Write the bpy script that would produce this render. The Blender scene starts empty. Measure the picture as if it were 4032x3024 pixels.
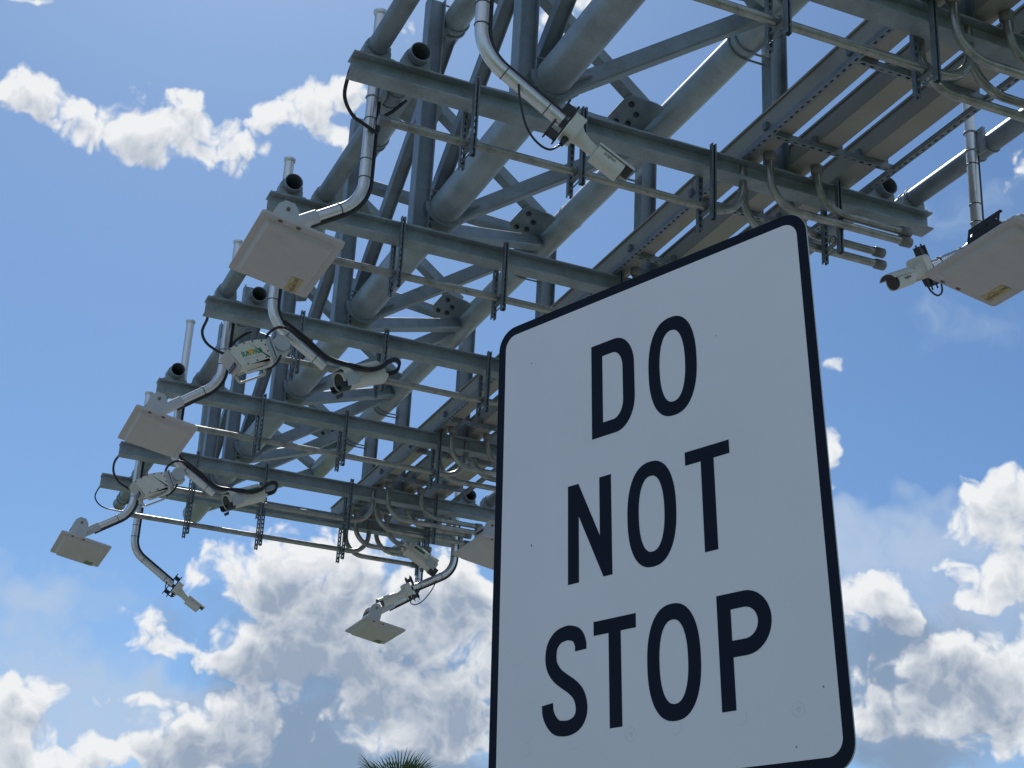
import bpy, bmesh, math, random
from mathutils import Vector, Matrix
random.seed(7)
R = math.radians
sc = bpy.context.scene
COL = sc.collection
ZO = 1.5            # eye height above the ground; heights below are given from the eye

# ------------------------------------------------------------------ camera
cam_d = bpy.data.cameras.new("camera")
cam = bpy.data.objects.new("camera", cam_d)
COL.objects.link(cam)
cr = Vector((-0.3952783376, -0.9172669074, 0.0487489128))
cu = Vector((-0.3379965964, 0.1945903285, 0.9208110032))
cf = Vector((0.8541155281, -0.3474996759, 0.3869504360))
cam.matrix_world = Matrix(((cr.x, cu.x, -cf.x, 0), (cr.y, cu.y, -cf.y, 0), (cr.z, cu.z, -cf.z, ZO), (0, 0, 0, 1)))
cam_d.sensor_fit = 'HORIZONTAL'
cam_d.sensor_width = 36.0
cam_d.lens = 36.0 * 6187.25 / 4032.0
cam_d.clip_start = 0.05
cam_d.clip_end = 6000
sc.camera = cam

# ------------------------------------------------------------------ light, sky, exposure
SUN_EL, SUN_AZ = R(51), R(-8)
sun_dir = Vector((math.cos(SUN_EL) * math.cos(SUN_AZ), math.cos(SUN_EL) * math.sin(SUN_AZ), math.sin(SUN_EL)))
sd = bpy.data.lights.new("sun", 'SUN')
sd.energy = 3.0
sd.angle = R(0.5)
sd.color = (1.0, 0.97, 0.93)
so = bpy.data.objects.new("sun", sd)
COL.objects.link(so)
so.rotation_euler = (-sun_dir).to_track_quat('-Z', 'Y').to_euler()
so.location = sun_dir * 60
sc.view_settings.view_transform = 'Standard'
sc.view_settings.look = 'None'
sc.view_settings.exposure = 0.58
sc.view_settings.gamma = 1.0

CLOUDS = [
    (-0.6181, 0.2073, 0.013, 0.0198, 0.6), (-0.6537, 0.2376, 0.0145, 0.0155, 0.6), (-0.2374, 0.2657, 0.039, 0.026, 1), (-0.2869, 0.2846, 0.0273, 0.0204, 0.9),
    (-0.2562, 0.2509, 0.0328, 0.0116, 0.8), (-0.2497, 0.2156, 0.0441, 0.0172, 1), (-0.2832, 0.2329, 0.0327, 0.0145, 0.9), (-0.2185, 0.2088, 0.0175, 0.0071, 0.7),
    (-0.3509, 0.2474, 0.033, 0.0204, 0.9), (-0.3623, 0.2726, 0.0243, 0.0175, 0.8), (-0.3196, 0.258, 0.0331, 0.0175, 0.7), (-0.3464, 0.1986, 0.0412, 0.0289, 0.95),
    (-0.3232, 0.1801, 0.0379, 0.0172, 0.8), (-0.3658, 0.224, 0.0238, 0.0174, 0.9), (-0.3491, 0.1694, 0.0378, 0.0086, 0.8), (-0.2251, 0.1756, 0.0202, 0.0199, 1),
    (-0.2223, 0.1567, 0.02, 0.0141, 1), (-0.2459, 0.1916, 0.0175, 0.01, 0.8), (-0.2478, 0.1765, 0.0081, 0.0063, 0.8), (-0.1868, 0.1588, 0.0213, 0.0169, 1),
    (-0.145, 0.1503, 0.0141, 0.0106, 1), (-0.1655, 0.1498, 0.0169, 0.0089, 1), (-0.1342, 0.1437, 0.014, 0.0069, 0.9), (-0.2032, 0.1497, 0.0171, 0.0098, 0.9),
    (-0.1007, 0.1782, 0.0183, 0.0125, 1), (-0.0888, 0.1658, 0.0117, 0.0165, 1), (-0.1016, 0.1481, 0.0194, 0.0132, 1), (-0.1214, 0.141, 0.0167, 0.0069, 0.9),
    (-0.1587, 0.2224, 0.0145, 0.0127, 0.65), (-0.1762, 0.2133, 0.0168, 0.0074, 0.75), (-0.1878, 0.2584, 0.0089, 0.0075, 0.6), (-0.1587, 0.1826, 0.0257, 0.0042, 0.5),
    (-0.143, 0.2351, 0.0058, 0.0051, 0.4), (-0.7039, 0.3168, 0.0281, 0.0197, 1), (-0.7183, 0.3328, 0.0148, 0.0126, 0.9), (-0.682, 0.2833, 0.0132, 0.007, 0.6),
    (-0.7027, 0.2716, 0.0188, 0.0112, 0.8), (-0.6892, 0.2617, 0.0145, 0.005, 0.6), (-0.6267, 0.2627, 0.0221, 0.0156, 1), (-0.6358, 0.2752, 0.01, 0.0057, 0.6),
    (-0.6435, 0.2521, 0.007, 0.0113, 0.7), (-0.6253, 0.2325, 0.0044, 0.0057, 0.6), (-0.6141, 0.2195, 0.0073, 0.0051, 0.6), (-0.691, 0.2301, 0.04, 0.0125, 0.9),
    (-0.6796, 0.2092, 0.037, 0.0167, 0.95), (-0.6429, 0.1929, 0.0257, 0.0126, 0.9), (-0.6945, 0.1838, 0.0252, 0.0165, 0.9), (-0.6194, 0.1906, 0.0172, 0.007, 0.7),
    (-0.6019, 0.3588, 0.0055, 0.0144, 0.9), (-0.6026, 0.3346, 0.0037, 0.004, 0.6), (-0.6026, 0.4131, 0.0107, 0.0035, 0.55), (-0.025, 0.5373, 0.0209, 0.0116, 0.78),
    (-0.043, 0.5349, 0.0226, 0.0117, 0.78), (-0.0669, 0.5298, 0.026, 0.0118, 0.81), (-0.0927, 0.5237, 0.0261, 0.0119, 0.82), (-0.1184, 0.521, 0.0229, 0.0119, 0.82),
    (-0.1273, 0.5449, 0.0216, 0.0113, 0.78), (-0.1391, 0.5528, 0.0134, 0.0062, 0.66), (-0.1499, 0.5347, 0.0199, 0.012, 0.76), (-0.1694, 0.5208, 0.0205, 0.0103, 0.78),
    (-0.1916, 0.5287, 0.0113, 0.0049, 0.61), (-0.1791, 0.5377, 0.0107, 0.0063, 0.56), (-0.1993, 0.5475, 0.0175, 0.0092, 0.71), (-0.2204, 0.5561, 0.0203, 0.0092, 0.78),
    (-0.2422, 0.5692, 0.0212, 0.0109, 0.86), (-0.2572, 0.5749, 0.0144, 0.0092, 0.86), (-0.2346, 0.5462, 0.0135, 0.0064, 0.71), (-0.2525, 0.5414, 0.0095, 0.0081, 0.66),
    (-0.019, 0.5888, 0.0198, 0.0027, 0.56), (-0.2924, 0.6146, 0.0211, 0.0115, 0.35), (-0.4187, 0.6341, 0.0284, 0.0172, 0.75), (-0.7345, 0.5197, 0.0128, 0.0125, 0.45),
    (-0.2739, 0.238, 0.0208, 0.0116, 0.6), (-0.3061, 0.2031, 0.0177, 0.0115, 0.7), (-0.3623, 0.2491, 0.0271, 0.0175, 0.8), (-0.7131, 0.2903, 0.0175, 0.0168, 0.8),
    (-0.6618, 0.2249, 0.0173, 0.0112, 0.7), (-0.7091, 0.1999, 0.0168, 0.0165, 0.8), (-0.8289, 0.2309, 0.0899, 0.0742, 1), (-0.006, 0.1684, 0.0679, 0.0321, 1),
    (-0.2905, 0.0622, 0.4719, 0.0443, 1),
]
GREY_CLOUDS = [
    (-0.2767, 0.2095, 0.0883, 0.0461, 0.55), (-0.35, 0.2146, 0.0593, 0.0579, 0.5), (-0.6692, 0.2139, 0.0628, 0.0447, 0.55), (-0.2194, 0.1521, 0.0571, 0.0113, 0.6),
    (-0.2544, 0.1781, 0.0362, 0.0271, 1), (-0.2497, 0.1585, 0.0374, 0.017, 1), (-0.26, 0.2552, 0.0359, 0.0122, 0.8), (-0.259, 0.2105, 0.0353, 0.008, 0.8),
    (-0.3151, 0.2153, 0.0237, 0.0173, 0.8), (-0.3623, 0.184, 0.0249, 0.0121, 0.7), (-0.3429, 0.2525, 0.0181, 0.0122, 0.6), (-0.1916, 0.15, 0.017, 0.0073, 0.6),
    (-0.2823, 0.1544, 0.095, 0.0085, 0.9), (-0.6267, 0.2223, 0.0275, 0.024, 1), (-0.639, 0.2409, 0.0175, 0.0141, 0.8), (-0.6998, 0.1919, 0.0168, 0.0105, 0.8),
    (-0.6358, 0.1721, 0.0368, 0.0117, 0.9), (-0.1016, 0.1637, 0.0112, 0.0055, 0.4),
]
VEILS_AND_FILL = [
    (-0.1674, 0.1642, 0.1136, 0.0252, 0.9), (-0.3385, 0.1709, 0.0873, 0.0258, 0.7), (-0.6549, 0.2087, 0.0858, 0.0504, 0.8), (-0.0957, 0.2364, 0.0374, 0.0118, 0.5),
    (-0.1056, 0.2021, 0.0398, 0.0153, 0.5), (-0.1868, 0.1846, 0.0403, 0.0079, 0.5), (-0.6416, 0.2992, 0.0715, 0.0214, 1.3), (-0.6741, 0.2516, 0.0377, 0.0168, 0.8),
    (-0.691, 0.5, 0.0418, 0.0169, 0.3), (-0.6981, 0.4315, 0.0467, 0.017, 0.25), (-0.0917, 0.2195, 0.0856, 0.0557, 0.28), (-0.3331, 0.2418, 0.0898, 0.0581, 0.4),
    (2.4, 0.6, 1.1, 0.45, 1.1), (-2.4, 0.6, 1.1, 0.45, 1.1),  # unseen veils added behind the camera to throw whiter light on the sign
]

# (azimuth, elevation, half width, half height, weight) of each cloud bank and added fill veil, in radians

def build_world():
    w = bpy.data.worlds.new("World")
    sc.world = w
    try:
        w.cycles.sampling_method = 'MANUAL'
        w.cycles.sample_map_resolution = 256
    except Exception:
        pass
    w.use_nodes = True
    nt = w.node_tree
    nt.nodes.clear()
    def group(name, noise_amt, billow, warp, banks, full=True):
        """cloud amount for a direction given as (azimuth, elevation, 0)."""
        g = bpy.data.node_groups.new(name, 'ShaderNodeTree')
        g.interface.new_socket("Vector", in_out='INPUT', socket_type='NodeSocketVector')
        g.interface.new_socket("Amount", in_out='OUTPUT', socket_type='NodeSocketFloat')
        gi = g.nodes.new('NodeGroupInput'); go = g.nodes.new('NodeGroupOutput')
        def N(t, **k):
            n = g.nodes.new(t)
            for a, b in k.items(): setattr(n, a, b)
            return n
        K = g.links.new
        wn = N('ShaderNodeTexNoise', noise_dimensions='2D'); wn.inputs['Scale'].default_value = 30; wn.inputs['Detail'].default_value = 2
        K(gi.outputs[0], wn.inputs['Vector'])
        ws = N('ShaderNodeVectorMath', operation='MULTIPLY_ADD')
        ws.inputs[1].default_value = (warp, warp, 0); ws.inputs[2].default_value = (-warp / 2, -warp / 2, 0)
        K(wn.outputs['Color'], ws.inputs[0])
        wa = N('ShaderNodeVectorMath', operation='ADD')
        K(gi.outputs[0], wa.inputs[0]); K(ws.outputs[0], wa.inputs[1])
        acc = None
        for (a, e, ra, rb, wt) in banks:
            m = N('ShaderNodeVectorMath', operation='MULTIPLY_ADD')
            m.inputs[1].default_value = (1 / (ra * 1.62), 1 / (rb * 1.62), 0)
            m.inputs[2].default_value = (-a / (ra * 1.62), -e / (rb * 1.62), 0)
            K(wa.outputs[0], m.inputs[0])
            l = N('ShaderNodeVectorMath', operation='LENGTH')
            K(m.outputs[0], l.inputs[0])
            mr = N('ShaderNodeMath', operation='MULTIPLY_ADD', use_clamp=True)
            mr.inputs[1].default_value = -1.0 * wt; mr.inputs[2].default_value = 1.0 * wt
            K(l.outputs['Value'], mr.inputs[0])
            if acc is None:
                acc = mr.outputs[0]
                continue
            ad = N('ShaderNodeMath', operation='ADD')
            K(acc, ad.inputs[0]); K(mr.outputs[0], ad.inputs[1])
            acc = ad.outputs[0]
        # soft ceiling: 1.35 * (1 - exp(-2x))
        ng = N('ShaderNodeMath', operation='MULTIPLY'); ng.inputs[1].default_value = -2.0; K(acc, ng.inputs[0])
        ex = N('ShaderNodeMath', operation='EXPONENT'); K(ng.outputs[0], ex.inputs[0])
        fi = N('ShaderNodeMath', operation='MULTIPLY_ADD'); fi.inputs[1].default_value = -1.35; fi.inputs[2].default_value = 1.35
        K(ex.outputs[0], fi.inputs[0])
        n1 = N('ShaderNodeTexNoise', noise_dimensions='2D'); n1.inputs['Scale'].default_value = 24; n1.inputs['Detail'].default_value = 8
        n1.inputs['Roughness'].default_value = 0.62
        K(wa.outputs[0], n1.inputs['Vector'])
        s1 = N('ShaderNodeMath', operation='MULTIPLY_ADD'); s1.inputs[1].default_value = 2 * noise_amt; s1.inputs[2].default_value = -noise_amt
        K(n1.outputs['Fac'], s1.inputs[0])
        t2 = N('ShaderNodeMath', operation='ADD'); K(s1.outputs[0], t2.inputs[0]); K(fi.outputs[0], t2.inputs[1])
        last = t2.outputs[0]
        if billow:
            n2 = N('ShaderNodeTexVoronoi', feature='F1', voronoi_dimensions='2D'); n2.inputs['Scale'].default_value = 55
            n2.inputs['Detail'].default_value = 2.0; n2.inputs['Roughness'].default_value = 0.55
            K(wa.outputs[0], n2.inputs['Vector'])
            s2 = N('ShaderNodeMath', operation='MULTIPLY_ADD'); s2.inputs[1].default_value = -2 * billow; s2.inputs[2].default_value = billow
            K(n2.outputs['Distance'], s2.inputs[0])
            t3 = N('ShaderNodeMath', operation='ADD'); K(last, t3.inputs[0]); K(s2.outputs[0], t3.inputs[1])
            last = t3.outputs[0]
        K(last, go.inputs[0])
        return g
    gw = group("white_cloud_amount", 0.72, 0.30, 0.020, CLOUDS)
    gd = group("grey_cloud_amount", 0.6, 0, 0.035, GREY_CLOUDS)
    gv = group("veil_amount", 0.45, 0, 0.05, VEILS_AND_FILL)

    def W(t, **k):
        n = nt.nodes.new(t)
        for a, b in k.items(): setattr(n, a, b)
        return n
    L = nt.links.new
    tc = W('ShaderNodeTexCoord')
    sep = W('ShaderNodeSeparateXYZ'); L(tc.outputs['Generated'], sep.inputs[0])
    az = W('ShaderNodeMath', operation='ARCTAN2'); L(sep.outputs['Y'], az.inputs[0]); L(sep.outputs['X'], az.inputs[1])
    el = W('ShaderNodeMath', operation='ARCSINE'); L(sep.outputs['Z'], el.inputs[0])
    ang = W('ShaderNodeCombineXYZ'); L(az.outputs[0], ang.inputs[0]); L(el.outputs[0], ang.inputs[1])
    off = W('ShaderNodeVectorMath', operation='ADD'); off.inputs[1].default_value = (0.003, 0.011, 0)
    L(ang.outputs[0], off.inputs[0])
    def inst(g, v):
        n = W('ShaderNodeGroup'); n.node_tree = g; L(v, n.inputs[0]); return n.outputs[0]
    def ramp(v, a, b, c=0.0, d=1.0, smooth=True):
        n = W('ShaderNodeMapRange')
        if smooth: n.interpolation_type = 'SMOOTHSTEP'
        n.inputs['From Min'].default_value = a; n.inputs['From Max'].default_value = b
        n.inputs['To Min'].default_value = c; n.inputs['To Max'].default_value = d
        L(v, n.inputs['Value']); return n.outputs[0]
    def mix(f, a, b):
        n = W('ShaderNodeMix', data_type='RGBA'); L(f, n.inputs[0])
        for s_, q in ((6, a), (7, b)):
            if isinstance(q, tuple): n.inputs[s_].default_value = q
            else: L(q, n.inputs[s_])
        return n.outputs[2]
    sky = W('ShaderNodeTexSky', sky_type='NISHITA')
    sky.sun_disc = False
    sky.sun_elevation = SUN_EL
    sky.sun_rotation = R(90) - SUN_AZ
    sky.air_density = 0.85; sky.dust_density = 0.5; sky.ozone_density = 2.5
    # the camera's cool white balance
    tn = W('ShaderNodeVectorMath', operation='MULTIPLY'); tn.inputs[1].default_value = (0.77, 1.01, 1.18)
    L(sky.outputs[0], tn.inputs[0])
    col = tn.outputs[0]
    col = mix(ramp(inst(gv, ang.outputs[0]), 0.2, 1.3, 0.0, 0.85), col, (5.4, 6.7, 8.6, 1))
    wa_ = inst(gw, ang.outputs[0])
    wb_ = inst(gw, off.outputs[0])
    gd_ = inst(gd, ang.outputs[0])
    # side turned to the sun: less cloud between it and the light
    df = W('ShaderNodeMath', operation='SUBTRACT'); L(wa_, df.inputs[0]); L(wb_, df.inputs[1])
    lt = W('ShaderNodeMath', operation='MULTIPLY_ADD'); lt.inputs[1].default_value = 0.80; lt.inputs[2].default_value = 0.93
    L(df.outputs[0], lt.inputs[0])
    lit = W('ShaderNodeMath', operation='SUBTRACT'); L(lt.outputs[0], lit.inputs[0]); L(ramp(wa_, 0.70, 1.60, 0.0, 0.70, False), lit.inputs[1])
    lit2 = W('ShaderNodeMath', operation='SUBTRACT', use_clamp=True); L(lit.outputs[0], lit2.inputs[0]); L(ramp(gd_, 0.35, 1.3, 0.0, 0.6), lit2.inputs[1])
    # thick grey cloud in its own shade
    col = mix(ramp(gd_, 0.10, 1.25, 0.0, 0.85), col, (2.4, 3.4, 4.9, 1))
    col = mix(ramp(wa_, 0.38, 0.88), col, mix(lit2.outputs[0], (3.6, 4.4, 5.7, 1), (9.8, 10.0, 10.2, 1)))
    bg = W('ShaderNodeBackground'); bg.inputs['Strength'].default_value = 0.059
    L(col, bg.inputs['Color'])
    out = W('ShaderNodeOutputWorld'); L(bg.outputs[0], out.inputs[0])

build_world()

# ------------------------------------------------------------------ materials
def mat(name, col, rough=0.5, metal=0.0, var=0.12, scale=6.0, fine=60.0, streak=False, bump=0.0, dirt=None, dirt_amt=0.0, rvar=0.1):
    m = bpy.data.materials.new(name)
    m.use_nodes = True
    nt = m.node_tree
    L = nt.links.new
    b = nt.nodes['Principled BSDF']
    b.inputs['Roughness'].default_value = rough
    b.inputs['Metallic'].default_value = metal
    tc = nt.nodes.new('ShaderNodeTexCoord')
    n1 = nt.nodes.new('ShaderNodeTexNoise'); n1.inputs['Scale'].default_value = scale; n1.inputs['Detail'].default_value = 5
    n2 = nt.nodes.new('ShaderNodeTexNoise'); n2.inputs['Scale'].default_value = fine; n2.inputs['Detail'].default_value = 3
    L(tc.outputs['Object'], n2.inputs['Vector'])
    if streak:
        mp = nt.nodes.new('ShaderNodeMapping'); mp.inputs['Scale'].default_value = streak
        L(tc.outputs['Object'], mp.inputs['Vector']); L(mp.outputs[0], n1.inputs['Vector'])
    else:
        L(tc.outputs['Object'], n1.inputs['Vector'])
    ad = nt.nodes.new('ShaderNodeMath'); ad.operation = 'MULTIPLY_ADD'; ad.inputs[1].default_value = 0.35
    L(n2.outputs['Fac'], ad.inputs[0]); L(n1.outputs['Fac'], ad.inputs[2])
    mr = nt.nodes.new('ShaderNodeMapRange'); mr.inputs['From Min'].default_value = 0.42; mr.inputs['From Max'].default_value = 0.95
    mr.inputs['To Min'].default_value = 1 - var; mr.inputs['To Max'].default_value = 1 + var
    L(ad.outputs[0], mr.inputs['Value'])
    mul = nt.nodes.new('ShaderNodeVectorMath'); mul.operation = 'SCALE'
    mul.inputs[0].default_value = col
    L(mr.outputs[0], mul.inputs['Scale'])
    src = mul.outputs[0]
    if dirt:
        n3 = nt.nodes.new('ShaderNodeTexNoise'); n3.inputs['Scale'].default_value = scale * 0.6; n3.inputs['Detail'].default_value = 7
        n3.inputs['Roughness'].default_value = 0.7
        L(tc.outputs['Object'], n3.inputs['Vector'])
        m3 = nt.nodes.new('ShaderNodeMapRange'); m3.inputs['From Min'].default_value = 0.52; m3.inputs['From Max'].default_value = 0.72
        m3.inputs['To Max'].default_value = dirt_amt
        L(n3.outputs['Fac'], m3.inputs['Value'])
        mx = nt.nodes.new('ShaderNodeMix'); mx.data_type = 'RGBA'
        L(m3.outputs[0], mx.inputs[0]); L(src, mx.inputs[6]); mx.inputs[7].default_value = (*dirt, 1)
        src = mx.outputs[2]
    L(src, b.inputs['Base Color'])
    r2 = nt.nodes.new('ShaderNodeMapRange'); r2.inputs['To Min'].default_value = max(0.05, rough - rvar); r2.inputs['To Max'].default_value = min(1, rough + rvar)
    L(n1.outputs['Fac'], r2.inputs['Value']); L(r2.outputs[0], b.inputs['Roughness'])
    if bump:
        bp = nt.nodes.new('ShaderNodeBump'); bp.inputs['Strength'].default_value = bump; bp.inputs['Distance'].default_value = 0.004
        L(n2.outputs['Fac'], bp.inputs['Height']); L(bp.outputs[0], b.inputs['Normal'])
    return m

STEEL = mat("galvanised_steel", (0.19, 0.232, 0.262), 0.46, 0.25, 0.28, 5, 45, dirt=(0.16, 0.165, 0.17), dirt_amt=0.65, rvar=0.16)
BEAM = mat("weathered_beam_steel", (0.275, 0.33, 0.365), 0.55, 0.2, 0.32, 4, 40, dirt=(0.20, 0.19, 0.175), dirt_amt=0.75, rvar=0.18)
CHORD = mat("chord_pipe_steel", (0.28, 0.335, 0.365), 0.45, 0.25, 0.24, 3, 45, dirt=(0.21, 0.205, 0.19), dirt_amt=0.65, rvar=0.16)
CONDUIT = mat("conduit_steel", (0.33, 0.335, 0.315), 0.3, 0.7, 0.3, 10, 80, dirt=(0.17, 0.15, 0.12), dirt_amt=0.55)
ALU = mat("aluminium_arm", (0.66, 0.67, 0.68), 0.33, 0.8, 0.12, 6, 90, streak=(14, 14, 1.5))
STRUT = mat("slotted_channel_steel", (0.15, 0.18, 0.205), 0.5, 0.4, 0.25, 9, 60)
RAIL = mat("rail_steel", (0.20, 0.235, 0.265), 0.5, 0.4, 0.22, 9, 60)
TRAY = mat("wireway_aluminium", (0.29, 0.285, 0.245), 0.5, 0.15, 0.12, 3, 40, dirt=(0.23, 0.20, 0.15), dirt_amt=0.5)
PANEL = mat("panel_plastic", (0.49, 0.47, 0.465), 0.6, 0, 0.07, 4, 40, dirt=(0.38, 0.335, 0.30), dirt_amt=0.5)
WHITE = mat("painted_housing", (0.62, 0.61, 0.55), 0.45, 0, 0.06, 8, 60, dirt=(0.48, 0.44, 0.36), dirt_amt=0.4)
GREYP = mat("grey_bracket_paint", (0.43, 0.46, 0.49), 0.5, 0.1, 0.08, 8, 60)
DARK = mat("black_metal", (0.03, 0.034, 0.04), 0.45, 0.2, 0.2, 10, 60)
CABLE = mat("black_cable", (0.016, 0.017, 0.02), 0.42, 0, 0.15, 10, 60)
LENS = mat("lens_glass", (0.01, 0.01, 0.014), 0.08, 0, 0.05, 10, 60)
RUST = mat("bolt_rust", (0.16, 0.10, 0.08), 0.7, 0.1, 0.25, 20, 80)
CAPM = mat("conduit_cap", (0.2, 0.2, 0.2), 0.5, 0.3, 0.2, 20, 80)
SIGNW = mat("sign_white_sheeting", (0.82, 0.78, 0.81), 0.40, 0, 0.05, 2.2, 900, dirt=(0.73, 0.70, 0.73), dirt_amt=0.5)
SIGNK = mat("sign_black_sheeting", (0.004, 0.008, 0.020), 0.7, 0, 0.1, 4, 200)
SIGNRING = mat("sign_bolt_ring", (0.72, 0.70, 0.72), 0.5, 0, 0.1, 40, 200)
SIGNALU = mat("sign_backing_aluminium", (0.55, 0.55, 0.54), 0.4, 0.7, 0.1, 6, 60)
GREEN = mat("green_label", (0.03, 0.16, 0.09), 0.5, 0, 0.1, 20, 60)
GREEN2 = mat("green_lettering", (0.01, 0.20, 0.09), 0.5, 0, 0.1, 20, 60)
ORANGE = mat("orange_sun_mark", (0.75, 0.38, 0.03), 0.5, 0, 0.1, 20, 60)
YELLOW = mat("yellowed_sticker", (0.46, 0.36, 0.18), 0.55, 0, 0.12, 20, 60)
INK = mat("sticker_ink", (0.16, 0.11, 0.07), 0.6, 0, 0.1, 20, 60)
LEAFY = mat("faded_green_print", (0.12, 0.22, 0.06), 0.6, 0, 0.3, 30, 60)
FROND = mat("palm_leaf", (0.07, 0.11, 0.045), 0.5, 0, 0.3, 3, 20)
BARK = mat("palm_bark", (0.16, 0.13, 0.10), 0.85, 0, 0.3, 8, 30)
GRASS = mat("grass", (0.085, 0.115, 0.06), 0.95, 0, 0.3, 0.6, 8)
ROAD = mat("concrete_road", (0.185, 0.19, 0.195), 0.9, 0, 0.15, 0.5, 20)
MARK = mat("road_paint", (0.7, 0.7, 0.68), 0.7, 0, 0.1, 4, 30)

SIGNK.node_tree.nodes['Principled BSDF'].inputs['Specular IOR Level'].default_value = 0.25

# ------------------------------------------------------------------ mesh helpers
def ortho(d, hint):
    d = Vector(d).normalized()
    x = Vector(hint) - d * d.dot(Vector(hint))
    if x.length < 1e-5:
        x = d.orthogonal()
    x.normalize()
    return d, x, d.cross(x)

class MB:
    """Collects shapes in eye-height coordinates; build() links them as one mesh object."""
    def __init__(self, M=None):
        self.v = []; self.f = []; self.s = []; self.M = M
    def add(self, vs, fs, smooth):
        b = len(self.v)
        for p in vs:
            p = Vector(p)
            self.v.append(self.M @ p if self.M else p)
        for i, f in enumerate(fs):
            self.f.append([b + k for k in f])
            self.s.append(smooth if isinstance(smooth, bool) else smooth[i])
    def box(self, c, sx, sy, sz, ax=None):
        X, Y, Z = ax if ax else (Vector((1, 0, 0)), Vector((0, 1, 0)), Vector((0, 0, 1)))
        c = Vector(c)
        vs = [c + X * (i * sx / 2) + Y * (j * sy / 2) + Z * (k * sz / 2) for k in (-1, 1) for j in (-1, 1) for i in (-1, 1)]
        self.add(vs, [(0, 2, 3, 1), (4, 5, 7, 6), (0, 1, 5, 4), (2, 6, 7, 3), (0, 4, 6, 2), (1, 3, 7, 5)], False)
        return self
    def bar(self, a, b, w, h, hint=(0, 0, 1)):
        a, b = Vector(a), Vector(b)
        d, x, y = ortho(b - a, hint)
        return self.box((a + b) / 2, (b - a).length, h, w, (d, x, y))
    def prism(self, prof, a, b, hint, smooth=False):
        """prof: closed 2-D outline; its first axis follows hint, extruded from a to b."""
        a, b = Vector(a), Vector(b)
        d, x, y = ortho(b - a, hint)
        n = len(prof)
        vs = [a + x * p + y * q for p, q in prof] + [b + x * p + y * q for p, q in prof]
        fs = [(i, (i + 1) % n, n + (i + 1) % n, n + i) for i in range(n)]
        self.add(vs, fs, smooth)
        self.add(vs[:n], [tuple(reversed(range(n)))], False)
        self.add(vs[n:], [tuple(range(n))], False)
        return self
    def tube(self, pts, r, n=16, caps=True, hollow=0.0):
        pts = [Vector(p) for p in pts]
        rs = r if isinstance(r, (list, tuple)) else [r] * len(pts)
        dirs = []
        for i in range(len(pts)):
            if i == 0: d = pts[1] - pts[0]
            elif i == len(pts) - 1: d = pts[-1] - pts[-2]
            else: d = (pts[i + 1] - pts[i]).normalized() + (pts[i] - pts[i - 1]).normalized()
            dirs.append(d.normalized())
        x = dirs[0].orthogonal().normalized()
        rings = []
        for i, p in enumerate(pts):
            x = (x - dirs[i] * dirs[i].dot(x)).normalized()
            y = dirs[i].cross(x)
            rings.append((p, x.copy(), y))
        def skin(k):
            vs = []
            for (p, x, y), q in zip(rings, rs):
                q = q - k
                vs += [p + x * (q * math.cos(2 * math.pi * j / n)) + y * (q * math.sin(2 * math.pi * j / n)) for j in range(n)]
            fs = []
            for i in range(len(pts) - 1):
                for j in range(n):
                    fs.append((i * n + j, i * n + (j + 1) % n, (i + 1) * n + (j + 1) % n, (i + 1) * n + j))
            return vs, fs
        vs, fs = skin(0)
        self.add(vs, fs, True)
        if hollow:
            vi, fi = skin(hollow)
            self.add(vi, [tuple(reversed(f)) for f in fi], True)
            for e in (0, len(pts) - 1):
                o = vs[e * n:(e + 1) * n]; q = vi[e * n:(e + 1) * n]
                self.add(o + q, [(j, (j + 1) % n, n + (j + 1) % n, n + j) for j in range(n)], False)
        elif caps:
            self.add(vs[:n], [tuple(reversed(range(n)))], False)
            self.add(vs[-n:], [tuple(range(n))], False)
        return self
    def cyl(self, a, b, r, n=16):
        return self.tube([a, b], r, n)
    def ring(self, c, axis, R_, r, n=24, m=8, a0=0.0, a1=2 * math.pi, hint=(0, 0, 1)):
        """torus (or arc of one) round an axis; angles run from hint."""
        d, x, y = ortho(axis, hint)
        c = Vector(c)
        full = abs(a1 - a0 - 2 * math.pi) < 1e-6
        k = n if full else n + 1
        pts = [c + x * (R_ * math.cos(a0 + (a1 - a0) * i / n)) + y * (R_ * math.sin(a0 + (a1 - a0) * i / n)) for i in range(k)]
        if full: pts.append(pts[0].copy())
        return self.tube(pts, r, m)
    def plate(self, pts, th, nrm):
        """flat plate from 3-D outline points, thickness th along nrm (centred)."""
        nrm = Vector(nrm).normalized()
        n = len(pts)
        a = [Vector(p) - nrm * th / 2 for p in pts]; b = [Vector(p) + nrm * th / 2 for p in pts]
        self.add(a + b, [(i, (i + 1) % n, n + (i + 1) % n, n + i) for i in range(n)] + [tuple(reversed(range(n))), tuple(range(n, 2 * n))], False)
        return self
    def strut(self, a, b, face, w=0.041, dep=0.041, t=0.003, slot=(0.019, 0.035, 0.058)):
        """slotted C channel from a to b; its slotted web looks along face."""
        a, b = Vector(a), Vector(b)
        d, nx, y = ortho(b - a, face)
        ln = (b - a).length
        mid = (a + b) / 2
        ax = (d, y, nx)
        sw, sl, sp = slot
        e = (w - sw) / 2
        web = -t / 2
        for s in (-1, 1):
            self.box(mid + y * (s * (w / 2 - e / 2)) + nx * web, ln, e, t, ax)
            self.box(mid + y * (s * (w / 2 - t / 2)) - nx * (t + (dep - t) / 2), ln, t, dep - t, ax)
            self.box(mid + y * (s * (w / 2 - t - 0.0045)) - nx * (dep - t / 2), ln, 0.009, t, ax)
        k = max(1, int(ln / sp))
        x = 0.0
        p = (ln - k * sp) / 2
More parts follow.
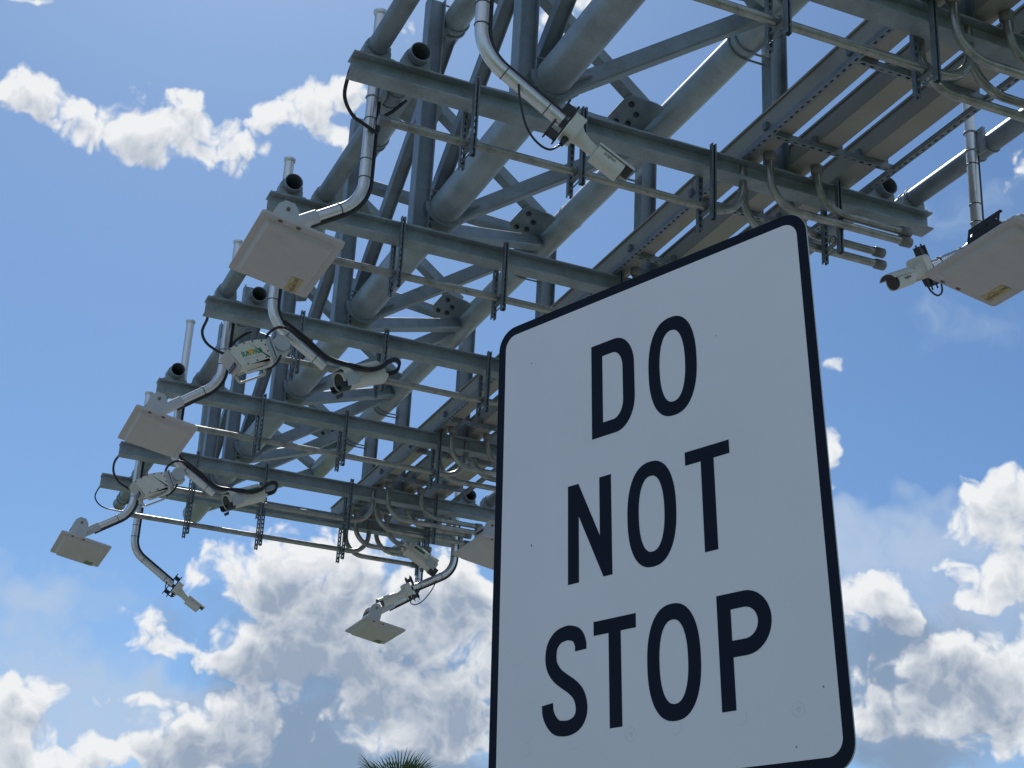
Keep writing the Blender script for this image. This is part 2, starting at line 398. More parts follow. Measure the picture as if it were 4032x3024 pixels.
        for i in range(k + 1):
            g0 = -ln / 2 + p + i * sp - (sp - sl) / 2
            g1 = g0 + (sp - sl)
            if i == 0: g0 = -ln / 2
            if i == k: g1 = ln / 2
            if g1 > g0:
                self.box(mid + d * ((g0 + g1) / 2) + nx * web, g1 - g0, sw, t, ax)
        return self
    def build(self, name, m, parent=None, origin=None):
        vs = self.v
        if parent is not None:
            o = Vector(parent["_w"])
        elif origin is not None:
            o = Vector(origin)
        else:
            lo = [min(p[i] for p in vs) for i in range(3)]; hi = [max(p[i] for p in vs) for i in range(3)]
            o = Vector(((lo[0] + hi[0]) / 2, (lo[1] + hi[1]) / 2, lo[2]))
        me = bpy.data.meshes.new(name)
        me.from_pydata([tuple(p - o) for p in vs], [], self.f)
        me.polygons.foreach_set('use_smooth', self.s)
        bm = bmesh.new(); bm.from_mesh(me)
        bmesh.ops.recalc_face_normals(bm, faces=bm.faces)
        bm.to_mesh(me); bm.free()
        me.materials.append(m)
        ob = bpy.data.objects.new(name, me)
        COL.objects.link(ob)
        if parent is not None:
            ob.parent = parent
        else:
            ob.location = o + Vector((0, 0, ZO))
        ob["_w"] = tuple(o)
        return ob

def thing(name, loc, label, cat, group=None):
    o = bpy.data.objects.new(name, None)
    o.empty_display_size = 0.1
    COL.objects.link(o)
    o.location = Vector(loc) + Vector((0, 0, ZO))
    o["_w"] = tuple(loc)
    return tag(o, label, cat, group)

def tag(o, label, cat, group=None):
    o["label"] = label; o["category"] = cat
    if group: o["group"] = group
    return o

def structure(o):
    o["kind"] = "structure"
    return o

def text_mesh(name, body, size, M, m, parent, align='CENTER', extrude=0.0006, shear=0.0, spacing=1.0, bold=0.0):
    cu_ = bpy.data.curves.new("tmp_text", 'FONT')
    cu_.body = body; cu_.size = size; cu_.align_x = align; cu_.align_y = 'CENTER'
    cu_.extrude = extrude; cu_.space_character = spacing; cu_.shear = shear; cu_.offset = bold; cu_.resolution_u = 3
    to = bpy.data.objects.new("tmp_text", cu_)
    COL.objects.link(to)
    dg = bpy.context.evaluated_depsgraph_get()
    me = bpy.data.meshes.new_from_object(to.evaluated_get(dg))
    bpy.data.objects.remove(to); bpy.data.curves.remove(cu_)
    o = Vector(parent["_w"])
    me.transform(Matrix.Translation(-o) @ M)
    me.materials.clear(); me.materials.append(m)
    me.name = name
    ob = bpy.data.objects.new(name, me)
    COL.objects.link(ob)
    ob.parent = parent
    ob["_w"] = tuple(o)
    return ob

def frame(o, x, up=(0, 0, 1)):
    x = Vector(x).normalized()
    up = Vector(up)
    z = (up - x * x.dot(up)).normalized()
    y = z.cross(x)
    return Matrix(((x.x, y.x, z.x, o[0]), (x.y, y.y, z.y, o[1]), (x.z, y.z, z.z, o[2]), (0, 0, 0, 1)))

def isec(d, bf, tf=0.012, tw=0.009):
    """I outline, first axis = depth."""
    h = d / 2; b = bf / 2; w = tw / 2
    return [(-h, -b), (-h, b), (-h + tf, b), (-h + tf, w), (h - tf, w), (h - tf, b), (h, b), (h, -b), (h - tf, -b), (h - tf, -w), (-h + tf, -w), (-h + tf, -b)]

def rrect(w, h, r, n=5):
    out = []
    for cx, cy, a0 in ((w / 2 - r, h / 2 - r, 0), (-w / 2 + r, h / 2 - r, 90), (-w / 2 + r, -h / 2 + r, 180), (w / 2 - r, -h / 2 + r, 270)):
        for i in range(n + 1):
            a = R(a0 + 90 * i / n)
            out.append((cx + r * math.cos(a), cy + r * math.sin(a)))
    return out

def arc_path(pts, rad, n=7):
    """polyline with its corners rounded."""
    pts = [Vector(p) for p in pts]
    out = [pts[0]]
    for i in range(1, len(pts) - 1):
        a, b, c = pts[i - 1], pts[i], pts[i + 1]
        u = (a - b).normalized(); v = (c - b).normalized()
        ang = u.angle(v)
        if ang > math.pi - 1e-3:
            out.append(b); continue
        t = rad / math.tan(ang / 2)
        t = min(t, (a - b).length * 0.95, (c - b).length * 0.95)
        rr = t * math.tan(ang / 2)
        cen = b + (u + v).normalized() * (rr / math.sin(ang / 2))
        s = b + u * t - cen; e = b + v * t - cen
        tot = s.angle(e)
        for k in range(n + 1):
            q = k / n
            out.append(cen + (s * math.sin((1 - q) * tot) + e * math.sin(q * tot)) / math.sin(tot))
    out.append(pts[-1])
    return out

def smooth_path(pts, n=6):
    """Catmull-Rom through pts."""
    P = [Vector(p) for p in pts]
    P = [P[0] * 2 - P[1]] + P + [P[-1] * 2 - P[-2]]
    out = []
    for i in range(1, len(P) - 2):
        for k in range(n):
            t = k / n
            out.append(0.5 * ((2 * P[i]) + (P[i + 1] - P[i - 1]) * t + (2 * P[i - 1] - 5 * P[i] + 4 * P[i + 1] - P[i + 2]) * t * t + (3 * P[i] - P[i - 1] - 3 * P[i + 1] + P[i + 2]) * t ** 3))
    out.append(P[-2])
    return out

# ------------------------------------------------------------------ ground (below the picture; it lights the undersides)
def sheet(name, x0, x1, y0, y1, z, m):
    b = MB(); b.add([(x0, y0, z), (x1, y0, z), (x1, y1, z), (x0, y1, z)], [(0, 1, 2, 3)], False)
    return structure(b.build(name, m, origin=(0, 0, z)))
sheet("ground", -2500, 2500, -2500, 2500, -ZO, GRASS)
sheet("road", 3.0, 22.0, -400, 400, -ZO + 0.02, ROAD)
b = MB()
for x in (3.6, 9.2, 15.0, 21.3):
    b.box((x, 0, -ZO + 0.024), 0.14, 800, 0.004)
structure(b.build("road_markings", MARK))

# ------------------------------------------------------------------ gantry truss: three pipe chords joined by bracing
XF = [7.30, 9.63, 11.957, 14.293, 16.671, 18.975, 20.332]      # far flange edge of each cross beam
BW = 0.165; BD = 0.16; BZ = 6.5
XC = [x - BW / 2 for x in XF]
C1 = (-4.07, 6.915); C2 = (-5.845, 7.875); C0 = (-4.04, 8.955)
R1, R2, R0 = 0.148, 0.134, 0.122
X0, X1 = 2.5, 22.1
truss = thing("gantry_truss", (X0, -4.95, 6.77), "three-chord galvanised pipe truss spanning overhead, braced with square tubes and bolted gusset plates", "truss")
for (y, z), r in ((C1, R1), (C2, R2), (C0, R0)):
    ch = MB().tube([(X0, y, z), (X1, y, z)], r, 40, hollow=0.012).build("chord_pipe", CHORD, truss)
    if r == R2:
        for x in (7.9, 13.0, 18.1):
            MB().ring((x, y, z), (1, 0, 0), r - 0.001, 0.007, 40, 8).build("weld_seam", CHORD, ch)
def P0(x, dy=0, dz=0): return Vector((x, C0[0] + dy, C0[1] + dz))
def P1(x, dy=0, dz=0): return Vector((x, C1[0] + dy, C1[1] + dz))
def P2(x, dy=0, dz=0): return Vector((x, C2[0] + dy, C2[1] + dz))
def trim(a, b, ra, rb):
    d = (b - a).normalized()
    return a + d * ra, b - d * rb
def brace(a, b, ra, rb, s=0.125, prof=None, hint=(0, 0, 1)):
    a, b = trim(a, b, ra, rb)
    if prof == 'I':
        MB().prism(isec(s, s, 0.009, 0.007), a, b, hint).build("brace", STEEL, truss)
    else:
        h = s / 2; c = 0.014
        MB().prism([(-h + c, -h), (h - c, -h), (h, -h + c), (h, h - c), (h - c, h), (-h + c, h), (-h, h - c), (-h, -h + c)], a, b, hint).build("brace", STEEL, truss)
up_n = Vector((0, -(C0[1] - C2[1]), C0[0] - C2[0])).normalized()          # face between upper-left and right chord
if up_n.z < 0: up_n = -up_n
up_s = (Vector((0, C0[0], C0[1])) - Vector((0, C2[0], C2[1]))).normalized()
lo_s = (Vector((0, C2[0], C2[1])) - Vector((0, C1[0], C1[1]))).normalized()
lo_n = Vector((1, 0, 0)).cross(lo_s).normalized()
if lo_n.z > 0: lo_n = -lo_n
def gusset(base, s, n, outline, bolts, th=0.014):
    """plate in the truss face: outline given as (along the chord, away from the chord)."""
    pts = [base + Vector((a, 0, 0)) + s * q for a, q in outline]
    g = MB().plate(pts, th, n).build("gusset_plate", STEEL, truss)
    for a, q in bolts:
        c = base + Vector((a, 0, 0)) + s * q
        hx = [(0.027 * math.cos(R(60 * i)), 0.027 * math.sin(R(60 * i))) for i in range(6)]
        MB().prism(hx, c - n * (th / 2 + 0.026), c + n * (th / 2 + 0.022), s).build("bolt", DARK, g)
for k, x in enumerate(XF):
    # lower face, left chord up to right chord
    brace(P1(x - 0.06, 0, -0.10), P2(x - 0.60, 0, 0.0), R1 - 0.03, R2, 0.135, hint=lo_n)
    if k < 6:
        brace(P1(x + 0.10, 0, -0.10), P2(x + 1.72, 0, 0.0), R1 - 0.03, R2, 0.13, hint=lo_n)
        # upper face
        brace(P2(x + 1.42), P0(x + 1.05), R2 + 0.10, R0, 0.13, hint=up_n)
        brace(P2(x + 1.62), P0(x + 3.25), R2 + 0.10, R0, 0.12, hint=up_n)
        # left face
        brace(P0(x - 0.05), P1(x + 2.85), R0, R1, 0.125, 'I', hint=(0, 1, 0))
        gusset(P2(x + 1.50) - up_n * 0.078, up_s, up_n, [(-0.40, 0.04), (-0.36, 0.18), (-0.24, 0.40), (-0.16, 0.43), (0.20, 0.43), (0.31, 0.36), (0.40, 0.12), (0.42, 0.04)],
               [(-0.15, 0.345), (-0.085, 0.25), (0.085, 0.25), (0.17, 0.345)])
        gusset(P0(x + 1.15) - up_n * 0.078, -up_s, up_n, [(-0.36, 0.05), (-0.34, 0.22), (-0.16, 0.42), (0.10, 0.44), (0.38, 0.28), (0.42, 0.05)],
               [(-0.05, 0.3), (0.07, 0.3), (-0.05, 0.22), (0.07, 0.22)])
    gusset(P1(x - 0.03, 0, -0.09), lo_s, lo_n, [(-0.22, 0.06), (-0.24, 0.30), (-0.12, 0.38), (0.12, 0.36), (0.22, 0.25), (0.20, 0.06)], [(-0.14, 0.27), (-0.05, 0.27)])
for x in (X0 + 0.2, X1 - 0.15):                                     # end frames
    brace(P1(x), P0(x), R1, R0, 0.125); brace(P1(x), P2(x), R1, R2, 0.125); brace(P2(x), P0(x), R2, R0, 0.125)
MB().tube([(X0 + 0.6, -4.9, -ZO), (X0 + 0.6, -4.9, 8.7)], [0.42, 0.34], 28).build("support_post", CHORD, truss)

# ------------------------------------------------------------------ cross beams hung from the chords by hanger columns
ORD = ["nearest cross beam, cut by the top frame edge", "second cross beam, long, both ends in view", "third cross beam, meeting the sign's sloping top edge",
       "fourth cross beam, behind the lettered white box", "fifth cross beam, above the middle flat panel", "sixth cross beam, just below the middle flat panel",
       "farthest cross beam, lowest in the gantry"]
YL, YR = -2.468, -7.61
for k, x in enumerate(XC):
    t = thing("cross_beam", (x, (YL + YR) / 2, BZ), "weathered grey I-section: " + ORD[k], "steel beam", "cross beams hung below the gantry truss")
    MB().prism(isec(BD, BW), (x, YL, BZ + BD / 2), (x, YR, BZ + BD / 2), (0, 0, 1)).build("i_section", BEAM, t)
    for y, top, chs in ((-3.84, 9.15, ((C1, R1), (C0, R0))), (-6.12, 8.25, ((C2, R2),))):
        hc = MB().prism(isec(0.158, 0.152, 0.010, 0.008), (x, y, BZ + BD + 0.012), (x, y, top), (0, 1, 0)).build("hanger_column", STEEL, t)
        MB().box((x, y, BZ + BD + 0.006), 0.15, 0.24, 0.012).build("base_plate", BEAM, hc)
        for (cy, cz), r in chs:
            side = 1 if y > cy else -1
            for dx in (-0.05, 0.05):
                pts = []
                for i in range(15):
                    a = R(-90 + 180 * i / 14)
                    pts.append((x + dx, cy - side * (r + 0.010) * math.cos(a), cz + (r + 0.010) * math.sin(a)))
                pts = [(x + dx, y - side * 0.06, cz - r - 0.010)] + pts + [(x + dx, y - side * 0.06, cz + r + 0.010)]
                MB().tube(pts, 0.010, 8).build("u_bolt", STEEL, hc)
            if r == R1:
                # half collar welded round the pipe's underside
                prof = []
                for i in range(21):
                    a = R(-188 + 196 * i / 20)
                    prof.append((cy + (r + 0.045) * math.cos(a), cz + (r + 0.034) * math.sin(a)))
                for i in range(20, -1, -1):
                    a = R(-188 + 196 * i / 20)
                    prof.append((cy + (r + 0.002) * math.cos(a), cz + (r + 0.002) * math.sin(a)))
                MB().plate([(x + 0.02, p_, q_) for p_, q_ in prof], 0.19, (1, 0, 0)).build("saddle_collar", STEEL, hc)

# ------------------------------------------------------------------ paired slotted channels that hang from the beams and carry conduit
ODD = (-3.43, -4.325, -5.465, -6.645); EVEN = (-3.67, -4.662, -5.822, -6.985)
WH = ["leftmost", "second from left", "third from left", "rightmost"]
BEAMN = ["the nearest beam, top right", "the long second beam", "the third beam", "the fourth beam", "the fifth beam", "the sixth beam", "the farthest beam"]
# pairs the sign or the frame hides are not built
SKIP = {(0, 0), (2, 3), (3, 3), (4, 3)}
for k in range(7):
    for j, y in enumerate(ODD if k % 2 else EVEN):
        if (k, j) in SKIP: continue
        xn, xf = XF[k] - 0.168, XF[k] + 0.003
        t = thing("strut_hanger", ((xn + xf) / 2, y, 6.02), "slotted channel pair on %s, %s of its row" % (BEAMN[k], WH[j]), "channel hanger", "slotted channel hangers under the cross beams")
        MB().strut((xn, y, 6.02), (xn, y, 6.70), (1, 0, 0)).build("channel", STRUT, t)
        MB().strut((xf, y + 0.004, 6.015), (xf, y + 0.004, 6.675), (-1, 0, 0)).build("channel", STRUT, t)
        for zz in (6.075, 6.685):
            MB().cyl((xn - 0.055, y, zz), (xf + 0.06, y, zz), 0.006, 8).build("tie_rod", STRUT, t)
        b = MB()
        b.box(((xn + xf) / 2, y, 6.135), xf - xn - 0.006, 0.036, 0.012)
        b.ring(((xn + xf) / 2, y, 6.18), (0, 1, 0), 0.043, 0.006, 20, 6)
        b.build("conduit_clamp", STRUT, t)

# ------------------------------------------------------------------ conduits
RC = 0.0335
def conduit(path, label, group, cap_end=False, socket_start=False, r=RC):
    t = thing("conduit", path[-1], label, "conduit", group)
    MB().tube(path, r, 16).build("pipe", CONDUIT, t)
    a, b_ = Vector(path[-2]), Vector(path[-1])
    d = (b_ - a).normalized()
    if cap_end:
        MB().tube([b_ - d * 0.012, b_ + d * 0.004, b_ + d * 0.004, b_ + d * 0.088, b_ + d * 0.096], [r + 0.003, r + 0.006, r + 0.010, r + 0.010, r + 0.004], 18).build("end_cap", CAPM, t)
    a, b_ = Vector(path[0]), Vector(path[1])
    d = (b_ - a).normalized()
    if socket_start:
        MB().tube([a - d * 0.004, a + d * 0.05, a + d * 0.07], [r + 0.018, r + 0.018, r + 0.004], 16).build("socket", CAPM, t)
    else:
        MB().tube([a - d * 0.06, a + d * 0.02, a + d * 0.03], [r + 0.007, r + 0.007, r + 0.002], 16).build("coupling", CAPM, t)
    return t
for k in range(7):
    x = XC[k]
    yb = -5.80 if k % 2 else -6.20
    y0 = [-2.78, -2.78, -2.80, -2.85, -2.84, -2.80, -2.86][k]
    conduit(arc_path([(x, y0, 6.18), (x, yb, 6.18), (x, yb, 6.70)], 0.26), "long thin conduit running under %s, bending up at its right end" % BEAMN[k], "conduits under the cross beams")
    xn, xf = XF[k] - 0.25, XF[k] + 0.09
    fam = "drop conduits bending from the wireways"
    lab = "conduit bending down from the %s wireway, capped, %s side of %s"
    drops = [("left", "near", xn, -5.95, 6.245, -7.20), ("middle", "near", xn, -6.40, 6.335, -7.20), ("left", "far", xf, -5.92, 6.185, -7.18), ("middle", "far", xf, -6.36, 6.30, -7.18)]
    if k in (2, 3): drops = drops[:1]
    for wy, sd_, xx, y, z, ye in drops:
        if k == 6: ye = -6.92 if sd_ == "far" else -6.98
        conduit(arc_path([(xx, y, 6.715), (xx, y, z), (xx, ye, z)], 0.27), lab % (wy, sd_, BEAMN[k]), fam, True, True)

# ------------------------------------------------------------------ wireways (three closed trays) on perforated rails
TX0, TX1 = 4.2, 20.75
for nm, (ya, yb) in (("nearest the truss, left of its twins", (-5.762, -5.962)), ("in the middle of the three", (-6.205, -6.395)), ("rightmost of the three", (-6.632, -6.83))):
    t = thing("wireway", ((TX0 + TX1) / 2, (ya + yb) / 2, 6.72), "long pale square wireway above the beams, " + nm, "wireway", "parallel wireways along the gantry")
    x = TX0
    i = 0
    while x < TX1 - 0.01:
        e = min(x + 3.05, TX1)
        b = MB()
        b.box(((x + e) / 2, (ya + yb) / 2, 6.815), e - x - 0.012, abs(ya - yb), 0.19)
        b.box(((x + e) / 2, (ya + yb) / 2, 6.9125), e - x - 0.012, abs(ya - yb) + 0.03, 0.004)      # lid with lips
        b.box(((x + e) / 2, ya + 0.0135, 6.903), e - x - 0.012, 0.003, 0.016)
        b.box(((x + e) / 2, yb - 0.0135, 6.903), e - x - 0.012, 0.003, 0.016)
        b.build("trough", TRAY, t)
        x = e
rails = []
for y, lab in ((-5.765, "long slotted rail under the wireway nearest the truss"), (-6.935, "long slotted rail at the outer right side of the wireways")):
    t = MB().strut((TX0, y, 6.665), (TX1, y, 6.665), (0, 0, -1), w=0.05, dep=0.045, slot=(0.021, 0.036, 0.078)).build("support_rail", RAIL)
    tag(t, lab, "slotted rail", "rails under the wireways")
cross = []
for k, x in enumerate(XC):
    for dx, w_ in ((-0.47, "just before"), (0.72, "well past")):
        if k == 6 and dx > 0: continue
        xx = x + dx
        if xx > TX1 or (k in (2, 3) and dx > 0) : continue
        t = thing("cross_rail", (xx, -6.35, 6.668), "short slotted rail across the wireways, %s %s" % (w_, BEAMN[k]), "slotted rail", "short rails across the wireways")
        MB().strut((xx, -5.792, 6.668), (xx, -6.908, 6.668), (0, 0, -1), w=0.05, dep=0.045, slot=(0.021, 0.036, 0.078)).build("channel", RAIL, t)
        for y in (-5.735, -6.18, -6.42, -6.60, -6.858):
            MB().box((xx + 0.01, y, 6.75), 0.05, 0.03, 0.06).build("tray_clip", STRUT, t)

# ------------------------------------------------------------------ mounting pipes lying on the beam ends
def mount_pipe(x0, x1, y, label, beams, far_cap=False):
    t = thing("mount_pipe", ((x0 + x1) / 2, y, 6.665), label, "mounting pipe", "mounting pipes along the beam ends")
    MB().tube([(x0, y, 6.765), (x1, y, 6.765)], 0.08, 28, hollow=0.007).build("pipe", STEEL, t)
    if far_cap:
        MB().cyl((x1 - 0.01, y, 6.765), (x1 + 0.012, y, 6.765), 0.088, 28).build("end_cap", STEEL, t)
    for bx in beams:
        b = MB()
        b.box((bx, y, 6.672), 0.13, 0.27, 0.014)
        b.box((bx, y, 6.704), 0.12, 0.21, 0.05)
        for s in (-1, 1):
            b.box((bx, y + s * 0.085, 6.75), 0.12, 0.03, 0.05)
        for dx in (-0.045, 0.045):
            pts = [(bx + dx, y + 0.088, 6.668), (bx + dx, y + 0.088, 6.765)] + [(bx + dx, y + 0.088 * math.cos(R(a)), 6.765 + 0.088 * math.sin(R(a))) for a in range(15, 180, 15)] + [(bx + dx, y - 0.088, 6.765), (bx + dx, y - 0.088, 6.668)]
            b.tube(pts, 0.007, 8)
            for s in (-1, 1):
                b.cyl((bx + dx, y + s * 0.088, 6.679), (bx + dx, y + s * 0.088, 6.70), 0.014, 6)
        b.build("saddle", BEAM, t)
lefts = [(6.98, 9.70, -2.65), (9.41, 12.03, -2.96), (11.74, 14.37, -2.65), (14.07, 16.76, -2.96), (16.42, 19.05, -2.65), (18.75, 21.75, -2.96)]
rights = [(6.98, 9.72, -7.44), (9.41, 12.03, -7.135), None, None, (16.42, 19.03, -7.44), (18.75, 21.75, -7.12)]
LL = ["thick pipe rising to the top frame edge from the second beam's left end", "open-ended pipe between the second and third beams' left ends", "open-ended pipe right beside the bracket of the largest flat panel",
      "open-ended pipe lying behind the lettered white box", "open-ended pipe at the fifth beam's left tip", "farthest capped pipe at the gantry's lower left"]
RL = ["sunlit thick pipe at the far right, in front of open sky", "open-ended pipe beside the second beam's right end", "", "", "pipe partly hidden by the sign at the sixth beam's right end", "open-ended pipe at the sixth beam's right end, against cloud"]
for k in range(6):
    x0, x1, y = lefts[k]
    mount_pipe(x0, x1, y, LL[k], [XC[k], XC[k + 1]], k == 5)
    if rights[k]:
        x0, x1, y = rights[k]
        mount_pipe(x0, x1, y, RL[k], [XC[k], XC[k + 1]], k == 5)

# ------------------------------------------------------------------ bent pipe arms
RA = 0.0445
def arm(x, y, s, ztop, zc, ln, slope, py, label, ties=(0.25, 0.55), cable=True):
    """vertical pipe at (x, y), bent at height zc towards s*Y and down; py = mounting pipe it is clamped to."""
    d = Vector((0, s * math.cos(R(slope)), -math.sin(R(slope))))
    c = Vector((x, y, zc))
    end = c + d * ln
    t = thing("bent_arm", (x, y, zc), label, "pipe arm", "bent pipe arms hanging from the mounting pipes")
    path = arc_path([(x, y, ztop), c, end], 0.33, 10)
    MB().tube(path, RA, 24).build("arm_pipe", ALU, t)
    MB().tube([(x, y, ztop - 0.025), (x, y, ztop - 0.012), (x, y, ztop + 0.012)], [RA + 0.002, RA + 0.012, RA + 0.012], 24).build("top_flange", ALU, t)
    b = MB()
    q = 1 if py > y else -1
    gap0, gap1 = y + q * RA, py - q * 0.08
    b.box((x, (gap0 + gap1) / 2, 6.765), 0.20, abs(gap1 - gap0) + 0.012, 0.22)
    for dz in (-0.085, 0.085):
        b.ring((x, y, 6.765 + dz), (0, 0, 1), RA + 0.005, 0.006, 22, 6)
    for dx in (-0.08, 0.08):
        b.ring((x + dx, py, 6.765), (1, 0, 0), 0.086, 0.006, 26, 6)
    b.build("clamp", BEAM, t)
    if cable:
        off = RA + 0.014
        pts = []
        for i, p in enumerate(path):
            if i == 0: dd = path[1] - path[0]
            elif i == len(path) - 1: dd = path[-1] - path[-2]
            else: dd = path[i + 1] - path[i - 1]
            dd.normalize()
            n = dd.cross(Vector((1, 0, 0)))
            if n.y > 0 and i == 0: pass
            pts.append(p + Vector((-0.35, 0, 0)) * off * 0 + (n if n.dot(Vector((0, -1, -0.2 * s))) > 0 else -n) * off)
        st = 1
        pts[0] = pts[0] + Vector((0, 0, -(ztop - 6.66)))
        pts[-1] = pts[-1] - d * 0.02
        MB().tube(pts, 0.014, 10).build("cable", CABLE, t)
        tp = [(Vector((x, y, z)), Vector((0, 0, 1))) for z in (zc + 0.72, zc + 0.36, zc + 0.20)] + [(c + d * f, d) for f in (0.20, ln * 0.82)]
        for p, ax in tp:
            MB().ring(p, ax, RA + 0.002, 0.0035, 22, 6).build("cable_tie", CABLE, t)
    return end, d

# ------------------------------------------------------------------ flat toll antenna panels
def antenna(x, yc, zc, label, sticker, arm_end=None, tilt=9.9, vb=0.34, strip=False):
    M = Matrix.Translation((x, yc, zc)) @ Matrix.Rotation(R(tilt), 4, 'X')
    t = thing("flat_antenna", (x, yc, zc), label, "antenna panel", "flat antenna panels on bent arms")
    W_, H_ = 0.985, 0.622
    b = MB(M)
    rim = rrect(W_, H_, 0.03)
    levels = [(rim, 0.0), (rim, -0.022), (rrect(W_ - 0.13, H_ - 0.10, 0.03), -0.024), (rrect(W_ - 0.185, H_ - 0.155, 0.03), -0.062)]
    # lower side faces -z; profile from the back (0) to the raised face
    n = len(rim)
    vs = []
    for prof, z in levels:
        vs += [(p, q, z) for p, q in prof]
    fs = [tuple(range(n))] + [(l * n + i, (l + 1) * n + i, (l + 1) * n + (i + 1) % n, l * n + (i + 1) % n) for l in range(3) for i in range(n)] + [tuple(reversed(range(3 * n, 4 * n)))]
    b.add(vs, fs, False)
    b.build("radome", PANEL, t)
    yb = (0.5 - vb) * H_
    for px in (-0.46, 0.46):
        for dy in (-0.068, 0.068):
            MB(M).tube([(px, yb + dy, -0.018), (px, yb + dy, -0.027), (px, yb + dy, -0.032)], [0.018, 0.018, 0.010], 12).build("rim_bolt", RUST, t)
    br = MB(M)
    br.box((0, yb, 0.016), 0.30, 0.20, 0.03)
    for px in () if strip else (-0.14, 0.14):
        prof = [(-0.095, 0.03), (0.095, 0.03), (0.095, 0.22), (0.078, 0.29), (0.035, 0.335), (-0.035, 0.335), (-0.078, 0.29), (-0.095, 0.22)]
        br.plate([(px, yb + a, h) for a, h in prof], 0.012, (1, 0, 0))
    br.box((0, yb, 0.10), 0.27, 0.185, 0.14)
    br.build("tilt_bracket", GREYP, t)
    if strip:      # this one has perforated dark side straps
        for dy in (-0.10, 0.10):
            s_ = MB(M)
            s_.strut((-0.17, yb + dy, 0.195), (0.17, yb + dy, 0.195), (0, 1 if dy > 0 else -1, 0), w=0.13, dep=0.02, slot=(0.022, 0.03, 0.085))
            s_.box((0, yb + dy * 0.97, 0.08), 0.34, 0.006, 0.12)
            s_.build("perforated_strap", DARK, t)
    bo = MB(M)
    if not strip: bo.cyl((-0.16, yb, 0.27), (0.16, yb, 0.27), 0.014, 10)
    bo.box((0, yb - 0.0, 0.205), 0.24, 0.188, 0.012)
    bo.build("tilt_bolt", RUST, t)
    if arm_end is not None:
        e, d = arm_end
        MB().tube([e - d * 0.10, e + d * 0.14], RA + 0.012, 20).build("arm_socket", GREYP, t)
    # marks on the face
    u, v = 0.785, 0.76
    sx, sy = (u - 0.5) * W_, (0.5 - v) * H_
    Ms = M @ Matrix.Translation((sx, sy, -0.0635)) @ Matrix(((-1, 0, 0, 0), (0, 1, 0, 0), (0, 0, -1, 0), (0, 0, 0, 1)))
    if sticker == 'text':
        MB(Ms).box((0, 0, 0.0002), 0.235, 0.088, 0.0024).build("sticker", YELLOW, t)
        text_mesh("lettering", "TRANSCORE", 0.043, Ms @ Matrix.Translation((0, -0.006, 0.0022)) @ Matrix.Rotation(R(4), 4, 'Z'), INK, t)
        MB(Ms).plate([(-0.02 + 0.07 * math.cos(R(a)), -0.03 + 0.06 * math.sin(R(a)), 0.0024) for a in range(60, 161, 10)] + [(-0.02 + 0.064 * math.cos(R(a)), -0.03 + 0.056 * math.sin(R(a)), 0.0024) for a in range(160, 59, -10)], 0.0012, Ms.to_3x3() @ Vector((0, 0, 1))).build("emblem", INK, t)
    elif sticker == 'green':
        g = MB(Ms)
        rnd = random.Random(int(x * 10))
        for i in range(26):
            a, q = rnd.uniform(-0.075, 0.075), rnd.uniform(-0.045, 0.045)
            w_ = rnd.uniform(0.02, 0.05); h_ = rnd.uniform(0.01, 0.03)
            an = rnd.uniform(0, 3.1)
            g.box((a, q, 0.0006 + i * 0.00005), w_, h_, 0.001, (Vector((math.cos(an), math.sin(an), 0)), Vector((-math.sin(an), math.cos(an), 0)), Vector((0, 0, 1))))
        g.build("faded_print", LEAFY, t)
    return t

AL = {}
AL[0] = arm(7.70, -2.80, -1, 7.45, 5.65, 0.66, 30, -2.65, "nearest bent arm, holding a bullet camera at its lower right end")
AL[1] = arm(10.05, -2.80, 1, 7.47, 5.765, 0.50, 33, -2.96, "bent arm with a sun glint, holding the largest left flat panel")
AL[2] = arm(12.70, -2.80, -1, 7.53, 5.875, 0.64, 32, -2.65, "bent arm carrying the lettered white box and a white camera housing")
AL[3] = arm(14.67, -2.80, 1, 7.58, 5.985, 0.55, 37, -2.96, "bent arm holding the middle of the three left flat panels")
AL[4] = arm(16.95, -2.80, -1, 7.60, 5.895, 0.62, 31, -2.65, "bent arm carrying the unlettered white box and its camera housing")
AL[5] = arm(19.38, -2.80, 1, 7.57, 5.95, 0.55, 34, -2.96, "bent arm holding the lowest flat panel on the left")
AL[6] = arm(21.40, -3.18, -1, 7.30, 6.03, 0.73, 33, -2.96, "farthest left arm, bent towards a small bullet camera against the sky")
AR = {}
AR[0] = arm(8.565, -7.30, 1, 7.55, 5.84, 0.56, 32, -7.44, "bent arm at the right frame edge, partly behind the large flat panel")
AR[1] = arm(7.70, -7.30, 1, 7.45, 5.77, 0.50, 33, -7.44, "bent arm hidden behind the large right flat panel")
AR[3] = arm(19.75, -7.30, 1, 7.50, 5.985, 0.66, 30, -7.12, "right far arm carrying a camera housing and a bullet camera")
AR[4] = arm(21.40, -7.37, 1, 7.30, 6.07, 0.53, 33, -7.12, "farthest right arm, holding the low flat panel against the clouds")

antenna(10.05, -2.268, 5.19, "largest left flat panel, beige, with a yellowed sticker", 'text', AL[1])
antenna(14.70, -2.258, 5.370, "plain beige flat panel in the middle of the left side", None, AL[3])
antenna(19.40, -2.256, 5.392, "beige flat panel lowest at the left, faded green mark", 'green', AL[5])
antenna(7.70, -6.780, 5.185, "big flat panel cut by the right frame edge, yellowed sticker", 'text', AR[1], strip=True)
antenna(17.10, -6.790, 5.50, "beige flat panel half hidden behind the sign's left edge", None)
antenna(21.40, -6.775, 5.425, "beige flat panel hanging against the clouds, beside the sign", 'green', AR[4])

